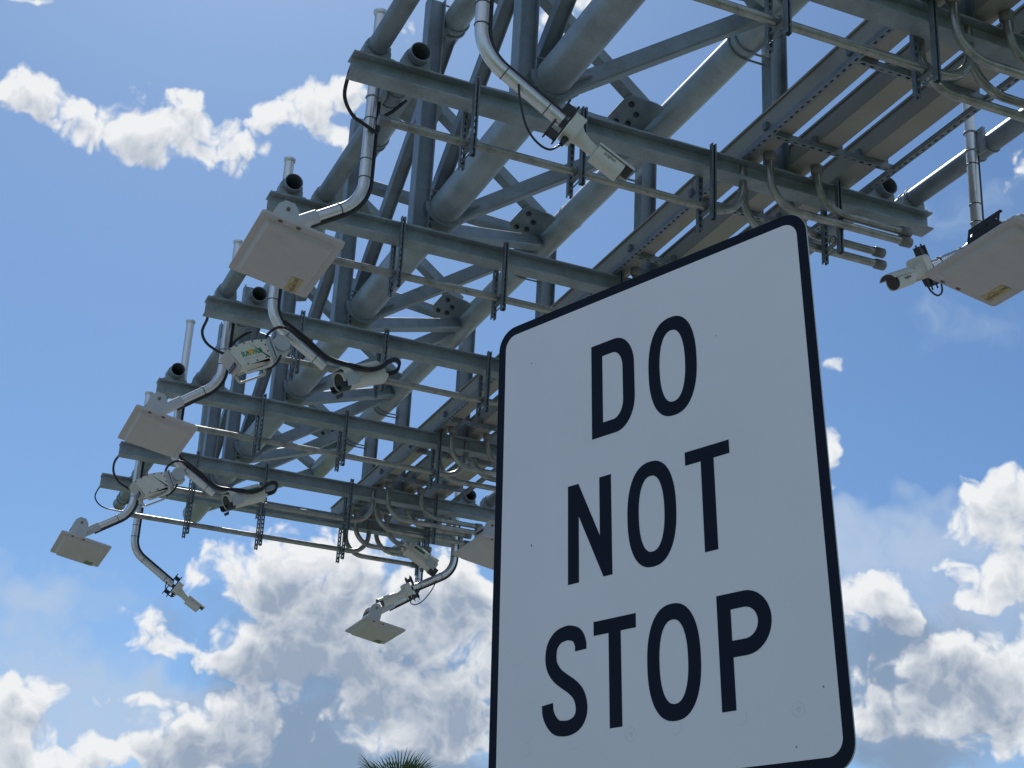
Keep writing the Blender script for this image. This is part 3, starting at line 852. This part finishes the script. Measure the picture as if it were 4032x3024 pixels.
# ------------------------------------------------------------------ bullet cameras
def bullet(o, d, label, text=None, bracket_gap=0.07, up=(0, 0, 1)):
    M = frame(o, d, up) @ Matrix.Diagonal((1.0, 1.16, 1.16, 1))
    t = thing("bullet_camera", o, label, "security camera", "small bullet cameras")
    b = MB(M)
    for px in (-0.035, 0.035):
        b.box((px, 0, 0), 0.014, 0.05, 0.27)
    for pz in (-0.105, -0.005, 0.095):
        b.box((0, 0, pz), 0.058, 0.036, 0.04)
    for px in (-0.035, 0.035):
        b.cyl((px, 0.0, -0.16), (px, 0.0, 0.15), 0.006, 8)
    b.build("mount_bracket", DARK, t)
    b = MB(M)
    b.prism(rrect(0.14, 0.15, 0.03), (0.045, 0, 0), (0.125, 0, 0), (0, 1, 0))
    b.tube([(0.12, 0, -0.01), (0.15, 0, -0.015), (0.20, 0, -0.02)], [0.06, 0.045, 0.038], 18)
    for a in (-0.05, 0.05):
        for c in (-0.055, 0.055):
            b.cyl((0.125, a, c), (0.129, a, c), 0.007, 8)
    b.build("base_box", WHITE, t)
    b = MB(M)
    b.tube([(0.18, 0, -0.02), (0.30, 0, -0.03)], [0.037, 0.033], 18)
    b.ring((0.27, 0, -0.028), (1, 0, 0), 0.034, 0.004, 18, 6)
    b.build("neck", WHITE, t)
    b = MB(M)
    b.prism(rrect(0.105, 0.10, 0.038), (0.28, 0, -0.035), (0.485, 0, -0.035), (0, 1, 0), False)
    body = b.build("camera_body", WHITE, t)
    MB(M).tube([(0.485, 0, -0.035), (0.488, 0, -0.035), (0.492, 0, -0.035)], [0.046, 0.046, 0.040], 22).build("lens", LENS, t)
    # curved sun hood
    hp = []
    for i in range(11):
        a = R(12 + 156 * i / 10)
        hp.append((0.064 * math.cos(a), 0.050 * math.sin(a)))
    hi_ = [(p * 0.94, q * 0.90) for p, q in reversed(hp)]
    MB(M).prism(hp + hi_, (0.275, 0, -0.018), (0.545, 0, -0.018), (0, 1, 0)).build("sun_hood", WHITE, t)
    MB(M).prism([(-0.052, 0.008), (0.052, 0.008), (0.046, 0.02), (0.02, 0.034), (-0.02, 0.034), (-0.046, 0.02)], (0.492, 0, -0.012), (0.542, 0, -0.012), (0, 1, 0)).build("hood_lining", DARK, t)
    MB(M).tube([(0.085, 0, -0.075), (0.085, 0, -0.125)], [0.022, 0.016], 12).build("cable_gland", DARK, t)
    if text:
        s = 1 if (M.to_3x3() @ Vector((0, 1, 0))).x < 0 else -1
        # on the side turned to the roadside
        Ms = M @ Matrix.Translation((0.375, s * 0.0535, -0.030)) @ Matrix(((1, 0, 0, 0), (0, 0, s, 0), (0, 1 if s < 0 else 1, 0, 0), (0, 0, 0, 1)))
        if s > 0:
            Ms = M @ Matrix.Translation((0.375, 0.0535, -0.030)) @ Matrix(((-1, 0, 0, 0), (0, 0, 1, 0), (0, 1, 0, 0), (0, 0, 0, 1)))
        else:
            Ms = M @ Matrix.Translation((0.375, -0.0535, -0.030)) @ Matrix(((1, 0, 0, 0), (0, 0, -1, 0), (0, 1, 0, 0), (0, 0, 0, 1)))
        text_mesh("lettering", text, 0.030, Ms, INK, body)
    return t, M

bc = {}
bc[0] = bullet(AL[0][0] + AL[0][1] * 0.0, AL[0][1] + Vector((-0.04, 0, 0.02)), "bullet camera nearest the viewer, on the bent arm above the gantry's middle", "avigilon")
bc[1] = bullet(AL[6][0], AL[6][1] + Vector((0.0, 0, 0.06)), "bullet camera low at left, dark against the blue sky", None)
bc[2] = bullet(AR[0][0] + Vector((0, 0.03, 0.0)), AR[0][1] + Vector((-0.22, 0, 0.02)), "bullet camera at far right, dark lens turned to the viewer", "avigilon")
bc[3] = bullet(AR[3][0], AR[3][1] + Vector((0, 0, 0.02)), "bullet camera against the clouds, left of the sign", None)

# ------------------------------------------------------------------ white light boxes beside the camera arms
def light_box(x, oy, oz, label, logo):
    """outline of the side plates in (Y, Z); oy, oz shift the whole box."""
    cy, cz = -2.63 + oy, 5.44 + oz
    t = thing("light_box", (x, cy, cz), label, "light box", "white light boxes on the arms")
    tl = R(-27)     # seen from the road side, the plate leans up to the right
    ex = Vector((0, -math.cos(tl), -math.sin(tl)))      # along the top edge, towards the bracket
    ey = Vector((0, math.sin(tl) * 1, 0)) * 0 + Vector((0, -math.sin(tl) * -1 * -1, math.cos(tl)))
    ey = Vector((1, 0, 0)).cross(ex); ey = ey if ey.z > 0 else -ey
    c = Vector((0, cy, cz))
    def P(px, a, q): return Vector((px, c.y, c.z)) + ex * a + ey * q
    out = [(-0.185, 0.085), (-0.17, 0.10), (0.0, 0.125), (0.10, 0.115), (0.155, 0.10), (0.165, 0.085), (0.165, -0.10), (0.155, -0.13), (0.13, -0.148), (-0.09, -0.158), (-0.11, -0.145), (-0.125, -0.10)]
    slot = [(-0.085, -0.135), (0.125, -0.118), (0.135, -0.108), (0.132, -0.09), (0.12, -0.082), (-0.085, -0.098), (-0.097, -0.108), (-0.097, -0.125)]
    for px in (x - 0.125, x + 0.125):
        # plate above the handle slot, and the loop of the handle
        up_ = [p for p in out if p[1] > -0.09] 
        MB().plate([P(px, a, q) for a, q in out[:7]] + [P(px, 0.165, -0.075), P(px, -0.118, -0.09), P(px, -0.125, -0.08)], 0.008, (1, 0, 0)).build("side_plate", WHITE, t)
        h = arc_path([P(px, 0.155, -0.07), P(px, 0.155, -0.142), P(px, -0.103, -0.158), P(px, -0.116, -0.085)], 0.03, 5)
        MB().tube(h, 0.011, 10).build("handle", WHITE, t)
    b = MB()
    b.plate([P(x, a, q) for a, q in ((-0.15, 0.08), (0.15, 0.095), (0.15, -0.06), (-0.10, -0.075))], 0.235, (1, 0, 0))
    b.build("housing", WHITE, t)
    b = MB()
    b.box(P(x, -0.150, 0.0), 0.20, 0.012, 0.13, (Vector((1, 0, 0)), (ex + ey * -0.32).normalized(), (ey + ex * 0.32).normalized()))
    b.build("lamp_glass", DARK, t)
    b = MB()
    b.plate([P(x, a, q) for a, q in ((-0.20, 0.095), (-0.188, 0.098), (-0.128, -0.09), (-0.14, -0.092))], 0.25, (1, 0, 0))
    b.build("lamp_surround", PANEL, t)
    b = MB()
    b.box(P(x, 0.19, 0.012), 0.22, 0.04, 0.19, (Vector((1, 0, 0)), ex, ey))
    b.box(P(x, 0.225, 0.012), 0.25, 0.012, 0.20, (Vector((1, 0, 0)), ex, ey))
    b.box(P(x, 0.30, 0.02), 0.16, 0.15, 0.13, (Vector((1, 0, 0)), ex, ey))
    b.build("rear_bracket", GREYP, t)
    MB().cyl(P(x - 0.10, 0.32, 0.04), P(x + 0.10, 0.32, 0.04), 0.075, 22).build("pivot_disc", GREYP, t)
    b = MB()
    for a, q in ((-0.17, 0.085), (-0.10, 0.103), (-0.03, 0.112), (0.05, 0.11), (0.13, 0.095), (0.152, 0.05), (0.152, -0.01), (0.12, -0.06), (0.03, -0.068), (-0.06, -0.078)):
        b.cyl(P(x - 0.137, a, q), P(x - 0.126, a, q), 0.0065, 8)
    b.build("screw", DARK, t)
    if logo:
        Mt = Matrix(((0, 0, -1, x - 0.1296), (ex.y, ey.y, 0, c.y), (ex.z, ey.z, 0, c.z), (0, 0, 0, 1)))
        text_mesh("lettering", "SUN", 0.058, Mt @ Matrix.Translation((-0.044, 0.012, 0)) @ Matrix.Diagonal((0.74, 1.1, 1, 1)), GREEN2, t, bold=0.0022)
        text_mesh("lettering", "PASS", 0.058, Mt @ Matrix.Translation((0.062, 0.012, 0)) @ Matrix.Diagonal((0.74, 1.1, 1, 1)), GREEN2, t, bold=0.0022)
        text_mesh("lettering", "PREPAID TOLL PROGRAM", 0.0155, Mt @ Matrix.Translation((0.012, -0.032, 0)), GREYP, t)
        q = Mt @ Matrix.Translation((0.003, 0.024, 0))
        MB(q).cyl((0, 0, -0.001), (0, 0, 0.0008), 0.023, 24).build("sun_emblem", ORANGE, t)
    return t
light_box(12.66, 0.0, 0.0, "white box with green logo lettering and a handle", True)
light_box(16.90, 0.02, 0.065, "plain white box with a handle, in front of the middle flat panel's arm", False)

# ------------------------------------------------------------------ white camera housings
def housing(front, d, label, ln=0.46, strip=False, tail=True):
    M = frame(front, -Vector(d))        # local +x runs from the front to the rear
    t = thing("camera_housing", front, label, "camera housing", "white camera housings")
    prof = [(-0.082, 0.075), (-0.082, -0.03)] + [(0.082 * -math.cos(R(a)), -0.03 - 0.062 * math.sin(R(a))) for a in range(15, 180, 15)] + [(0.082, -0.03), (0.082, 0.075)]
    b = MB(M); b.prism([(p, q) for p, q in prof], (0.05, 0, 0), (ln, 0, 0), (0, 1, 0)); body = b.build("housing_body", WHITE, t)
    b = MB(M)
    b.prism([(p * 1.05, q * 1.05) for p, q in prof], (ln - 0.012, 0, 0), (ln + 0.012, 0, 0), (0, 1, 0)); b.build("rear_cap", WHITE, t)
    b = MB(M)
    b.prism([(-0.098, 0.0), (-0.098, 0.085), (-0.06, 0.115), (0.06, 0.115), (0.098, 0.085), (0.098, 0.0), (0.093, 0.0), (0.093, 0.082), (0.058, 0.109), (-0.058, 0.109), (-0.093, 0.082), (-0.093, 0.0)], (0.02, 0, 0), (ln - 0.03, 0, 0), (0, 1, 0))
    sh = b.build("sun_shield", WHITE, t)
    b = MB(M)
    b.tube([(0.06, 0, -0.005), (0.0, 0, -0.005)], [0.088, 0.088], 26, hollow=0.006)
    b.build("front_ring", WHITE, t)
    MB(M).cyl((0.012, 0, -0.005), (0.03, 0, -0.005), 0.078, 26).build("lens_window", LENS, t)
    b = MB(M)
    b.plate([(-0.035, y_, z_) for y_, z_ in ((-0.06, -0.11), (0.06, -0.11), (0.04, -0.145), (-0.04, -0.145))], 0.01, (M.to_3x3() @ Vector((1, 0, -0.5))))
    b.prism([(-0.092, -0.02), (-0.09, -0.075), (-0.05, -0.098), (0.05, -0.098), (0.09, -0.075), (0.092, -0.02), (0.085, -0.02), (0.083, -0.07), (0.046, -0.09), (-0.046, -0.09), (-0.083, -0.07), (-0.085, -0.02)], (-0.045, 0, -0.0), (0.06, 0, 0), (0, 1, 0))
    b.build("front_visor", DARK, t)
    b = MB(M)
    b.plate([(0.02 + a, 0.101, q) for a, q in ((0.0, -0.07), (0.13, -0.06), (0.15, 0.06), (0.02, 0.05))], 0.012, M.to_3x3() @ Vector((0, 1, 0)))
    b.plate([(0.02 + a, -0.101, q) for a, q in ((0.0, -0.07), (0.13, -0.06), (0.15, 0.06), (0.02, 0.05))], 0.012, M.to_3x3() @ Vector((0, 1, 0)))
    b.build("yoke_bracket", GREYP, t)
    if tail:
        b = MB(M)
        b.cyl((ln + 0.01, 0.02, 0.03), (ln + 0.075, 0.02, 0.03), 0.026, 14)
        b.cyl((ln + 0.01, -0.03, -0.03), (ln + 0.06, -0.03, -0.03), 0.022, 14)
        b.build("rear_connector", WHITE, t)
    if strip:
        for s in (-1, 1):
            MB(M).box((ln * 0.70, s * 0.0995, 0.055), 0.17, 0.002, 0.036).build("green_label", GREEN, sh)
    return t, M
h1 = housing((12.60, -3.455, 5.375), (-0.22, 0.87, -0.44), "white camera housing with a black cable looping behind it, near the lettered box")
h2 = housing((16.86, -3.46, 5.47), (-0.22, 0.87, -0.44), "white camera housing with a green label, under the middle flat panel", strip=True)
h3 = housing((19.60, -6.98, 5.93), (-0.05, -0.87, -0.46), "white camera housing with a green label, facing right beside the sign", strip=True)

# ------------------------------------------------------------------ loose cables
def loop(name, pts, r, label, group="loose black cables", n=7):
    o = MB().tube(smooth_path(pts, n), r, 10).build(name, CABLE)
    return tag(o, label, "cable", group)
loop("cable_loop", [(9.62, -2.52, 6.72), (9.75, -2.512, 6.60), (9.85, -2.53, 6.49), (9.95, -2.63, 6.42), (9.98, -2.74, 6.385), (10.0, -2.845, 6.36), (10.0, -2.855, 6.43), (10.02, -2.885, 6.51), (10.04, -2.975, 6.61), (10.05, -3.07, 6.74)],
     0.0145, "black cable loop hanging from the second beam's left tip to the glinting arm")
loop("cable_loop", [(14.29, -2.515, 6.52), (14.40, -2.535, 6.52), (14.50, -2.522, 6.43), (14.55, -2.575, 6.35), (14.6, -2.68, 6.31), (14.64, -2.80, 6.30), (14.65, -2.855, 6.34), (14.66, -2.88, 6.44), (14.67, -2.95, 6.53), (14.68, -3.05, 6.62)], 0.0145, "black cable loop hanging under the fourth beam's left tip")
loop("cable_loop", [(18.97, -2.49, 6.53), (19.05, -2.455, 6.45), (19.15, -2.475, 6.36), (19.25, -2.56, 6.28), (19.3, -2.70, 6.23), (19.34, -2.79, 6.215)], 0.0145, "black cable loop hanging under the sixth beam's left tip")
loop("cable_loop", [(20.33, -2.475, 6.505), (20.38, -2.45, 6.43), (20.4, -2.456, 6.37), (20.4, -2.51, 6.30), (20.4, -2.60, 6.262), (20.38, -2.765, 6.245), (20.3, -2.84, 6.21)], 0.009, "thin cable loop at the farthest beam's left tip")
# the bullet cameras' thin leads
def lead(k, pts, label):
    M = bc[k][1]
    a = M @ Vector((0.085, 0, -0.125))
    loop("camera_lead", [a] + pts, 0.0075, label, "thin leads of the bullet cameras")
lead(0, [Vector((7.70, -3.30, 5.095)), Vector((7.69, -3.21, 5.115)), Vector((7.68, -3.13, 5.20)), Vector((7.67, -3.075, 5.36)), Vector((7.66, -3.055, 5.47))], "thin lead looping below the nearest bullet camera")
lead(1, [Vector((21.38, -3.83, 5.47)), Vector((21.37, -3.755, 5.475)), Vector((21.37, -3.70, 5.56)), Vector((21.37, -3.70, 5.66))], "thin lead looping below the low left bullet camera")
lead(2, [bc[2][1] @ Vector((0.06, 0, -0.17)), bc[2][1] @ Vector((0.0, 0, -0.205)), bc[2][1] @ Vector((-0.08, 0, -0.18)), bc[2][1] @ Vector((-0.12, 0, -0.07))], "thin lead looping below the bullet camera at far right")
lead(3, [Vector((19.72, -6.72, 5.43)), Vector((19.72, -6.80, 5.43)), Vector((19.72, -6.90, 5.51)), Vector((19.72, -7.0, 5.66)), Vector((19.72, -7.06, 5.80))], "thin lead looping under the bullet camera against the clouds")
# thick cables from the arms round the camera housings and boxes
def housing_cable(h, x, arm_, label):
    M = h[1]
    e, d = arm_
    p0 = e - d * 0.50 + Vector((-0.03, 0, 0.06))
    pts = [p0, e - d * 0.25 + Vector((-0.04, 0, 0.065)), e + Vector((-0.06, 0.0, 0.05)), M @ Vector((0.13, -0.125, 0.07)), M @ Vector((0.27, -0.13, 0.02)), M @ Vector((0.40, -0.125, 0.025)), M @ Vector((0.50, -0.12, 0.06)), M @ Vector((0.60, -0.10, 0.07)), M @ Vector((0.655, -0.07, 0.03)), M @ Vector((0.60, -0.05, -0.03)), M @ Vector((0.47, -0.02, -0.03))]
    for off in (Vector((0, 0, 0)), Vector((0.0, -0.004, 0.026))):
        loop("housing_cable", [p + off for p in pts], 0.0135, label, "thick cables on the camera arms")
housing_cable(h1, 12.6, AL[2], "thick black cable running along the arm and looping behind the upper white housing")
housing_cable(h2, 16.9, AL[4], "thick black cable looping round the lower white housing with the green label")
for (x, oy, oz), lab in (((12.66, 0, 0), "black cable arching over the lettered white box's bracket"), ((16.90, 0.02, 0.065), "black cable arching over the unlettered white box's bracket")):
    loop("box_cable", [(x - 0.06, -2.80 + oy, 5.35 + oz), (x - 0.08, -2.87 + oy, 5.42 + oz), (x - 0.1, -2.90 + oy, 5.50 + oz)], 0.012, lab.replace("arching over", "hanging below"), "cables of the white boxes")
    loop("box_cable", [(x - 0.02, -2.76 + oy, 5.62 + oz), (x - 0.05, -2.775 + oy, 5.70 + oz), (x - 0.07, -2.85 + oy, 5.77 + oz), (x - 0.08, -2.95 + oy, 5.77 + oz), (x - 0.08, -3.06 + oy, 5.70 + oz)], 0.013, lab, "cables of the white boxes")

# ------------------------------------------------------------------ the sign
SO = Vector((2.89711869, -1.1590631, 1.41604185))
SU = Vector((-0.8826622, -0.46029384, 0.09506323)).normalized()
SV = Vector((-0.11369003, 0.01284162, -0.99343327)); SV = (SV - SU * SV.dot(SU)).normalized()
SN = SU.cross(SV)
if SN.dot(-SO) < 0: SN = -SN
HC = ((0.9979265324e-3, -4.7595051e-6, 1.72464354e-3), (-3.80232126e-6, 1.10437424e-3, 1.66052860e-3), (-6.08280516e-5, -1.20715126e-5, 1.0))
def suv(U, V):
    w = HC[2][0] * U + HC[2][1] * V + 1.0
    return ((HC[0][0] * U + HC[0][1] * V + HC[0][2]) / w, (HC[1][0] * U + HC[1][1] * V + HC[1][2]) / w)
def s3(U, V, h=0.0):
    a, b_ = suv(U, V)
    return SO + SU * a + SV * b_ + SN * h
sign = thing("road_sign", s3(345, 930), "large white sign with black border reading DO NOT STOP", "road sign")
def round_rect_mm(x0, y0, x1, y1, r, n=10):
    return [(p + (x0 + x1) / 2, q + (y0 + y1) / 2) for p, q in rrect(x1 - x0, y1 - y0, r, n)]
outer = round_rect_mm(-20, -20, 709, 916, 44, 12)
pn = [s3(u, v, -0.0016) for u, v in outer]
MB().plate(pn, 0.0032, SN).build("backing_sheet", SIGNALU, sign)
MB().plate([s3(u, v, 0.0004) for u, v in round_rect_mm(-19.5, -19.5, 708.5, 915.5, 44, 12)], 0.0006, SN).build("black_border", SIGNK, sign)
MB().plate([s3(u, v, 0.0011) for u, v in round_rect_mm(0, 0, 690, 893, 27, 12)], 0.0006, SN).build("white_face", SIGNW, sign)
def superell(cx, cy, a, b_, ex=2.3, n=72):
    o = []
    for i in range(n):
        t_ = 2 * math.pi * i / n
        c_, s_ = math.cos(t_), math.sin(t_)
        o.append((cx + a * math.copysign(abs(c_) ** (2 / ex), c_), cy + b_ * math.copysign(abs(s_) ** (2 / ex), s_)))
    return o
def qarc(cx, cy, rx, ry, a0, a1, n=10):
    return [(cx + rx * math.cos(R(a0 + (a1 - a0) * i / n)), cy + ry * math.sin(R(a0 + (a1 - a0) * i / n))) for i in range(n + 1)]
def letter_O(x0, x1, y0, y1):
    cx, cy = (x0 + x1) / 2, (y0 + y1) / 2
    a, b_ = (x1 - x0) / 2, (y1 - y0) / 2
    return [superell(cx, cy, a, b_, 2.35), superell(cx, cy, a - 25, b_ - 26.5, 2.3)]
def letter_D(x, y):
    out = [(x, y)] + qarc(x + 57, y + 62, 45, 62, -90, 0) + qarc(x + 57, y + 128, 45, 62, 0, 90) + [(x, y + 190)]
    inn = [(x + 26.5, y + 27)] + qarc(x + 51, y + 62, 24, 35, -90, 0) + qarc(x + 51, y + 128, 24, 35, 0, 90) + [(x + 26.5, y + 163)]
    return [out, inn]
def letter_P(x, y):
    out = [(x, y)] + qarc(x + 52, y + 51, 49, 51, -90, 90, 22) + [(x + 26.5, y + 102), (x + 26.5, y + 183), (x, y + 183)]
    inn = [(x + 26, y + 26)] + qarc(x + 51, y + 51, 25, 25, -90, 90, 18) + [(x + 26, y + 76)]
    return [out, inn]
def letter_T(x0, x1, y0, y1, th=24, st=26.5):
    c_ = (x0 + x1) / 2
    return [[(x0, y0), (x1, y0), (x1, y0 + th), (c_ + st / 2, y0 + th), (c_ + st / 2, y1), (c_ - st / 2, y1), (c_ - st / 2, y0 + th), (x0, y0 + th)]]
def letter_N():
    return [[(168, 362), (193, 362), (243, 471.5), (243, 362), (270, 362), (270, 547), (250, 547), (193.5, 424), (193.5, 547), (168, 547)]]
def letter_S():
    c_ = [(197, 667), (196, 654), (188, 640), (173, 633.5), (160, 633), (144, 637.5), (132, 650), (128, 668), (131, 686), (142, 702), (159, 715), (177, 727), (191, 741), (197.5, 758), (197, 775), (188, 788), (172, 794.3), (157, 794.5), (142, 791), (130, 780), (122.5, 766), (120.5, 750)]
    p = smooth_path([(a, b_, 0) for a, b_ in c_], 5)
    L_, R_ = [], []
    for i, q in enumerate(p):
        t_ = (p[min(i + 1, len(p) - 1)] - p[max(i - 1, 0)]).normalized()
        n_ = Vector((-t_.y, t_.x, 0)) * 12.9
        L_.append(q + n_); R_.append(q - n_)
    return [[(v.x, v.y) for v in L_ + R_[::-1]]]
def flat_shape(name, loops, m, parent, h, th=0.0006):
    cu_ = bpy.data.curves.new("tmp_shape", 'CURVE')
    cu_.dimensions = '2D'; cu_.fill_mode = 'BOTH'; cu_.extrude = th / 2
    for lp in loops:
        sp = cu_.splines.new('POLY')
        sp.points.add(len(lp) - 1)
        for i, (U, V) in enumerate(lp):
            a, b_ = suv(U, V)
            sp.points[i].co = (a, b_, 0, 1)
        sp.use_cyclic_u = True
    to = bpy.data.objects.new("tmp_shape", cu_)
    COL.objects.link(to)
    me = bpy.data.meshes.new_from_object(to.evaluated_get(bpy.context.evaluated_depsgraph_get()))
    bpy.data.objects.remove(to); bpy.data.curves.remove(cu_)
    o = Vector(parent["_w"])
    K = SU.cross(SV)
    q = SO + SN * h
    Mx = Matrix(((SU.x, SV.x, K.x, q.x), (SU.y, SV.y, K.y, q.y), (SU.z, SV.z, K.z, q.z), (0, 0, 0, 1)))
    me.transform(Matrix.Translation(-o) @ Mx)
    me.materials.clear(); me.materials.append(m)
    me.name = name
    ob = bpy.data.objects.new(name, me); COL.objects.link(ob)
    ob.parent = parent; ob["_w"] = tuple(o)
    return ob
letters = [letter_D(227, 94), letter_O(362, 469, 94, 288), letter_N(), letter_O(306, 412, 361, 551), letter_T(434.5, 526, 364, 548),
           letter_S(), letter_T(226.5, 319, 623.5, 806, 24, 26.5), letter_O(341, 449, 621, 810), letter_P(484.5, 625)]
for lp in letters:
    flat_shape("letter", lp, SIGNK, sign, 0.0018)
for U, a0, a1, filled in ((303, 0, 360, True), (394, -60, 120, False), (518, -40, 110, False), (620, 0, 360, True), (72, 0, 330, False), (184, 20, 150, False)):
    lo = qarc(U, 820, 11.5, 11.5, a0, a1, 30) + qarc(U, 820, 10.2, 10.2, a1, a0, 30)
    flat_shape("bolt_ring", [lo], SIGNRING, sign, 0.0014, 0.0002)
    if filled:
        flat_shape("bolt_ring", [superell(U, 820, 4.5, 4.5, 2, 20)], SIGNRING, sign, 0.0014, 0.0002)
for U, V, q in ((72, 79, 1.2), (513, 164, 1.0), (666, 793, 1.3), (612, 873, 1.2), (78, 455, 1.6)):
    flat_shape("speck", [superell(U, V, q, q * 1.3, 2, 10)], INK, sign, 0.0015, 0.0002)
pc = s3(345, 450, -0.05)
bt = s3(345, 905, -0.05)
tp = s3(345, 60, -0.05)
dn = (bt - tp).normalized()
k_ = (bt.z + ZO) / -dn.z
MB().prism(rrect(0.06, 0.06, 0.006, 3), tp, bt + dn * k_, SU).build("post", STEEL, sign)
MB().box(s3(345, 200, -0.012), 0.30, 0.018, 0.04, (SU, SN, SV)).box(s3(345, 700, -0.012), 0.30, 0.018, 0.04, (SU, SN, SV)).build("stiffener", SIGNALU, sign)

# ------------------------------------------------------------------ palm beyond the gantry
def palm(x, y, zt, label):
    t = thing("palm_tree", (x, y, -ZO), label, "palm tree")
    rnd = random.Random(3)
    top = Vector((x, y, zt - 1.25))
    MB().tube([(x + 0.1, y, -ZO), (x, y + 0.05, zt * 0.5), top], [0.22, 0.17, 0.15], 14).build("trunk", BARK, t)
    b = MB()
    specs = []
    for i in range(24):
        az = rnd.uniform(0, 2 * math.pi); elv = rnd.uniform(-0.3, 1.15)
        specs.append((az, elv, rnd.uniform(0.55, 0.8), rnd.uniform(0.75, 1.0)))
    specs += [(R(175), R(72), 0.62, 0.98), (R(-100), R(52), 0.75, 0.8), (R(-60), R(62), 0.7, 0.85), (R(85), R(50), 0.95, 0.8)]
    for az, elv, st, ln in specs:
        d = Vector((math.cos(az) * math.cos(elv), math.sin(az) * math.cos(elv), math.sin(elv)))
        hub = top + d * st
        b.tube([top, hub], [0.02, 0.012], 6)
        side = d.cross(Vector((0, 0, 1))).normalized()
        nn = side.cross(d)
        nb = 30
        for k in range(nb):
            a = R(-105 + 210 * k / (nb - 1)) + rnd.uniform(-0.02, 0.02)
            bd = (d * math.cos(a) + side * math.sin(a) + nn * (-0.18 * abs(math.sin(a)))).normalized()
            l_ = ln * (0.72 + 0.28 * math.cos(a)) * rnd.uniform(0.92, 1.05)
            w_ = bd.cross(nn).normalized() * 0.020
            q = nn * 0.006
            m1 = hub + bd * l_ * 0.45; m2 = hub + bd * l_ * 0.78 - Vector((0, 0, 0.03 * ln)); e_ = hub + bd * l_ - Vector((0, 0, 0.10 * ln))
            b.add([hub, m1 + w_, m1 - w_, m1 - q, m2 + w_ * 0.55, m2 - w_ * 0.55, e_], [(0, 1, 3), (0, 3, 2), (1, 4, 3), (3, 4, 5), (3, 5, 2), (4, 6, 5)], False)
    b.build("crown", FROND, t)
palm(40.0, -13.62, 6.86, "green fan palm tip rising at the bottom edge, left of the sign")
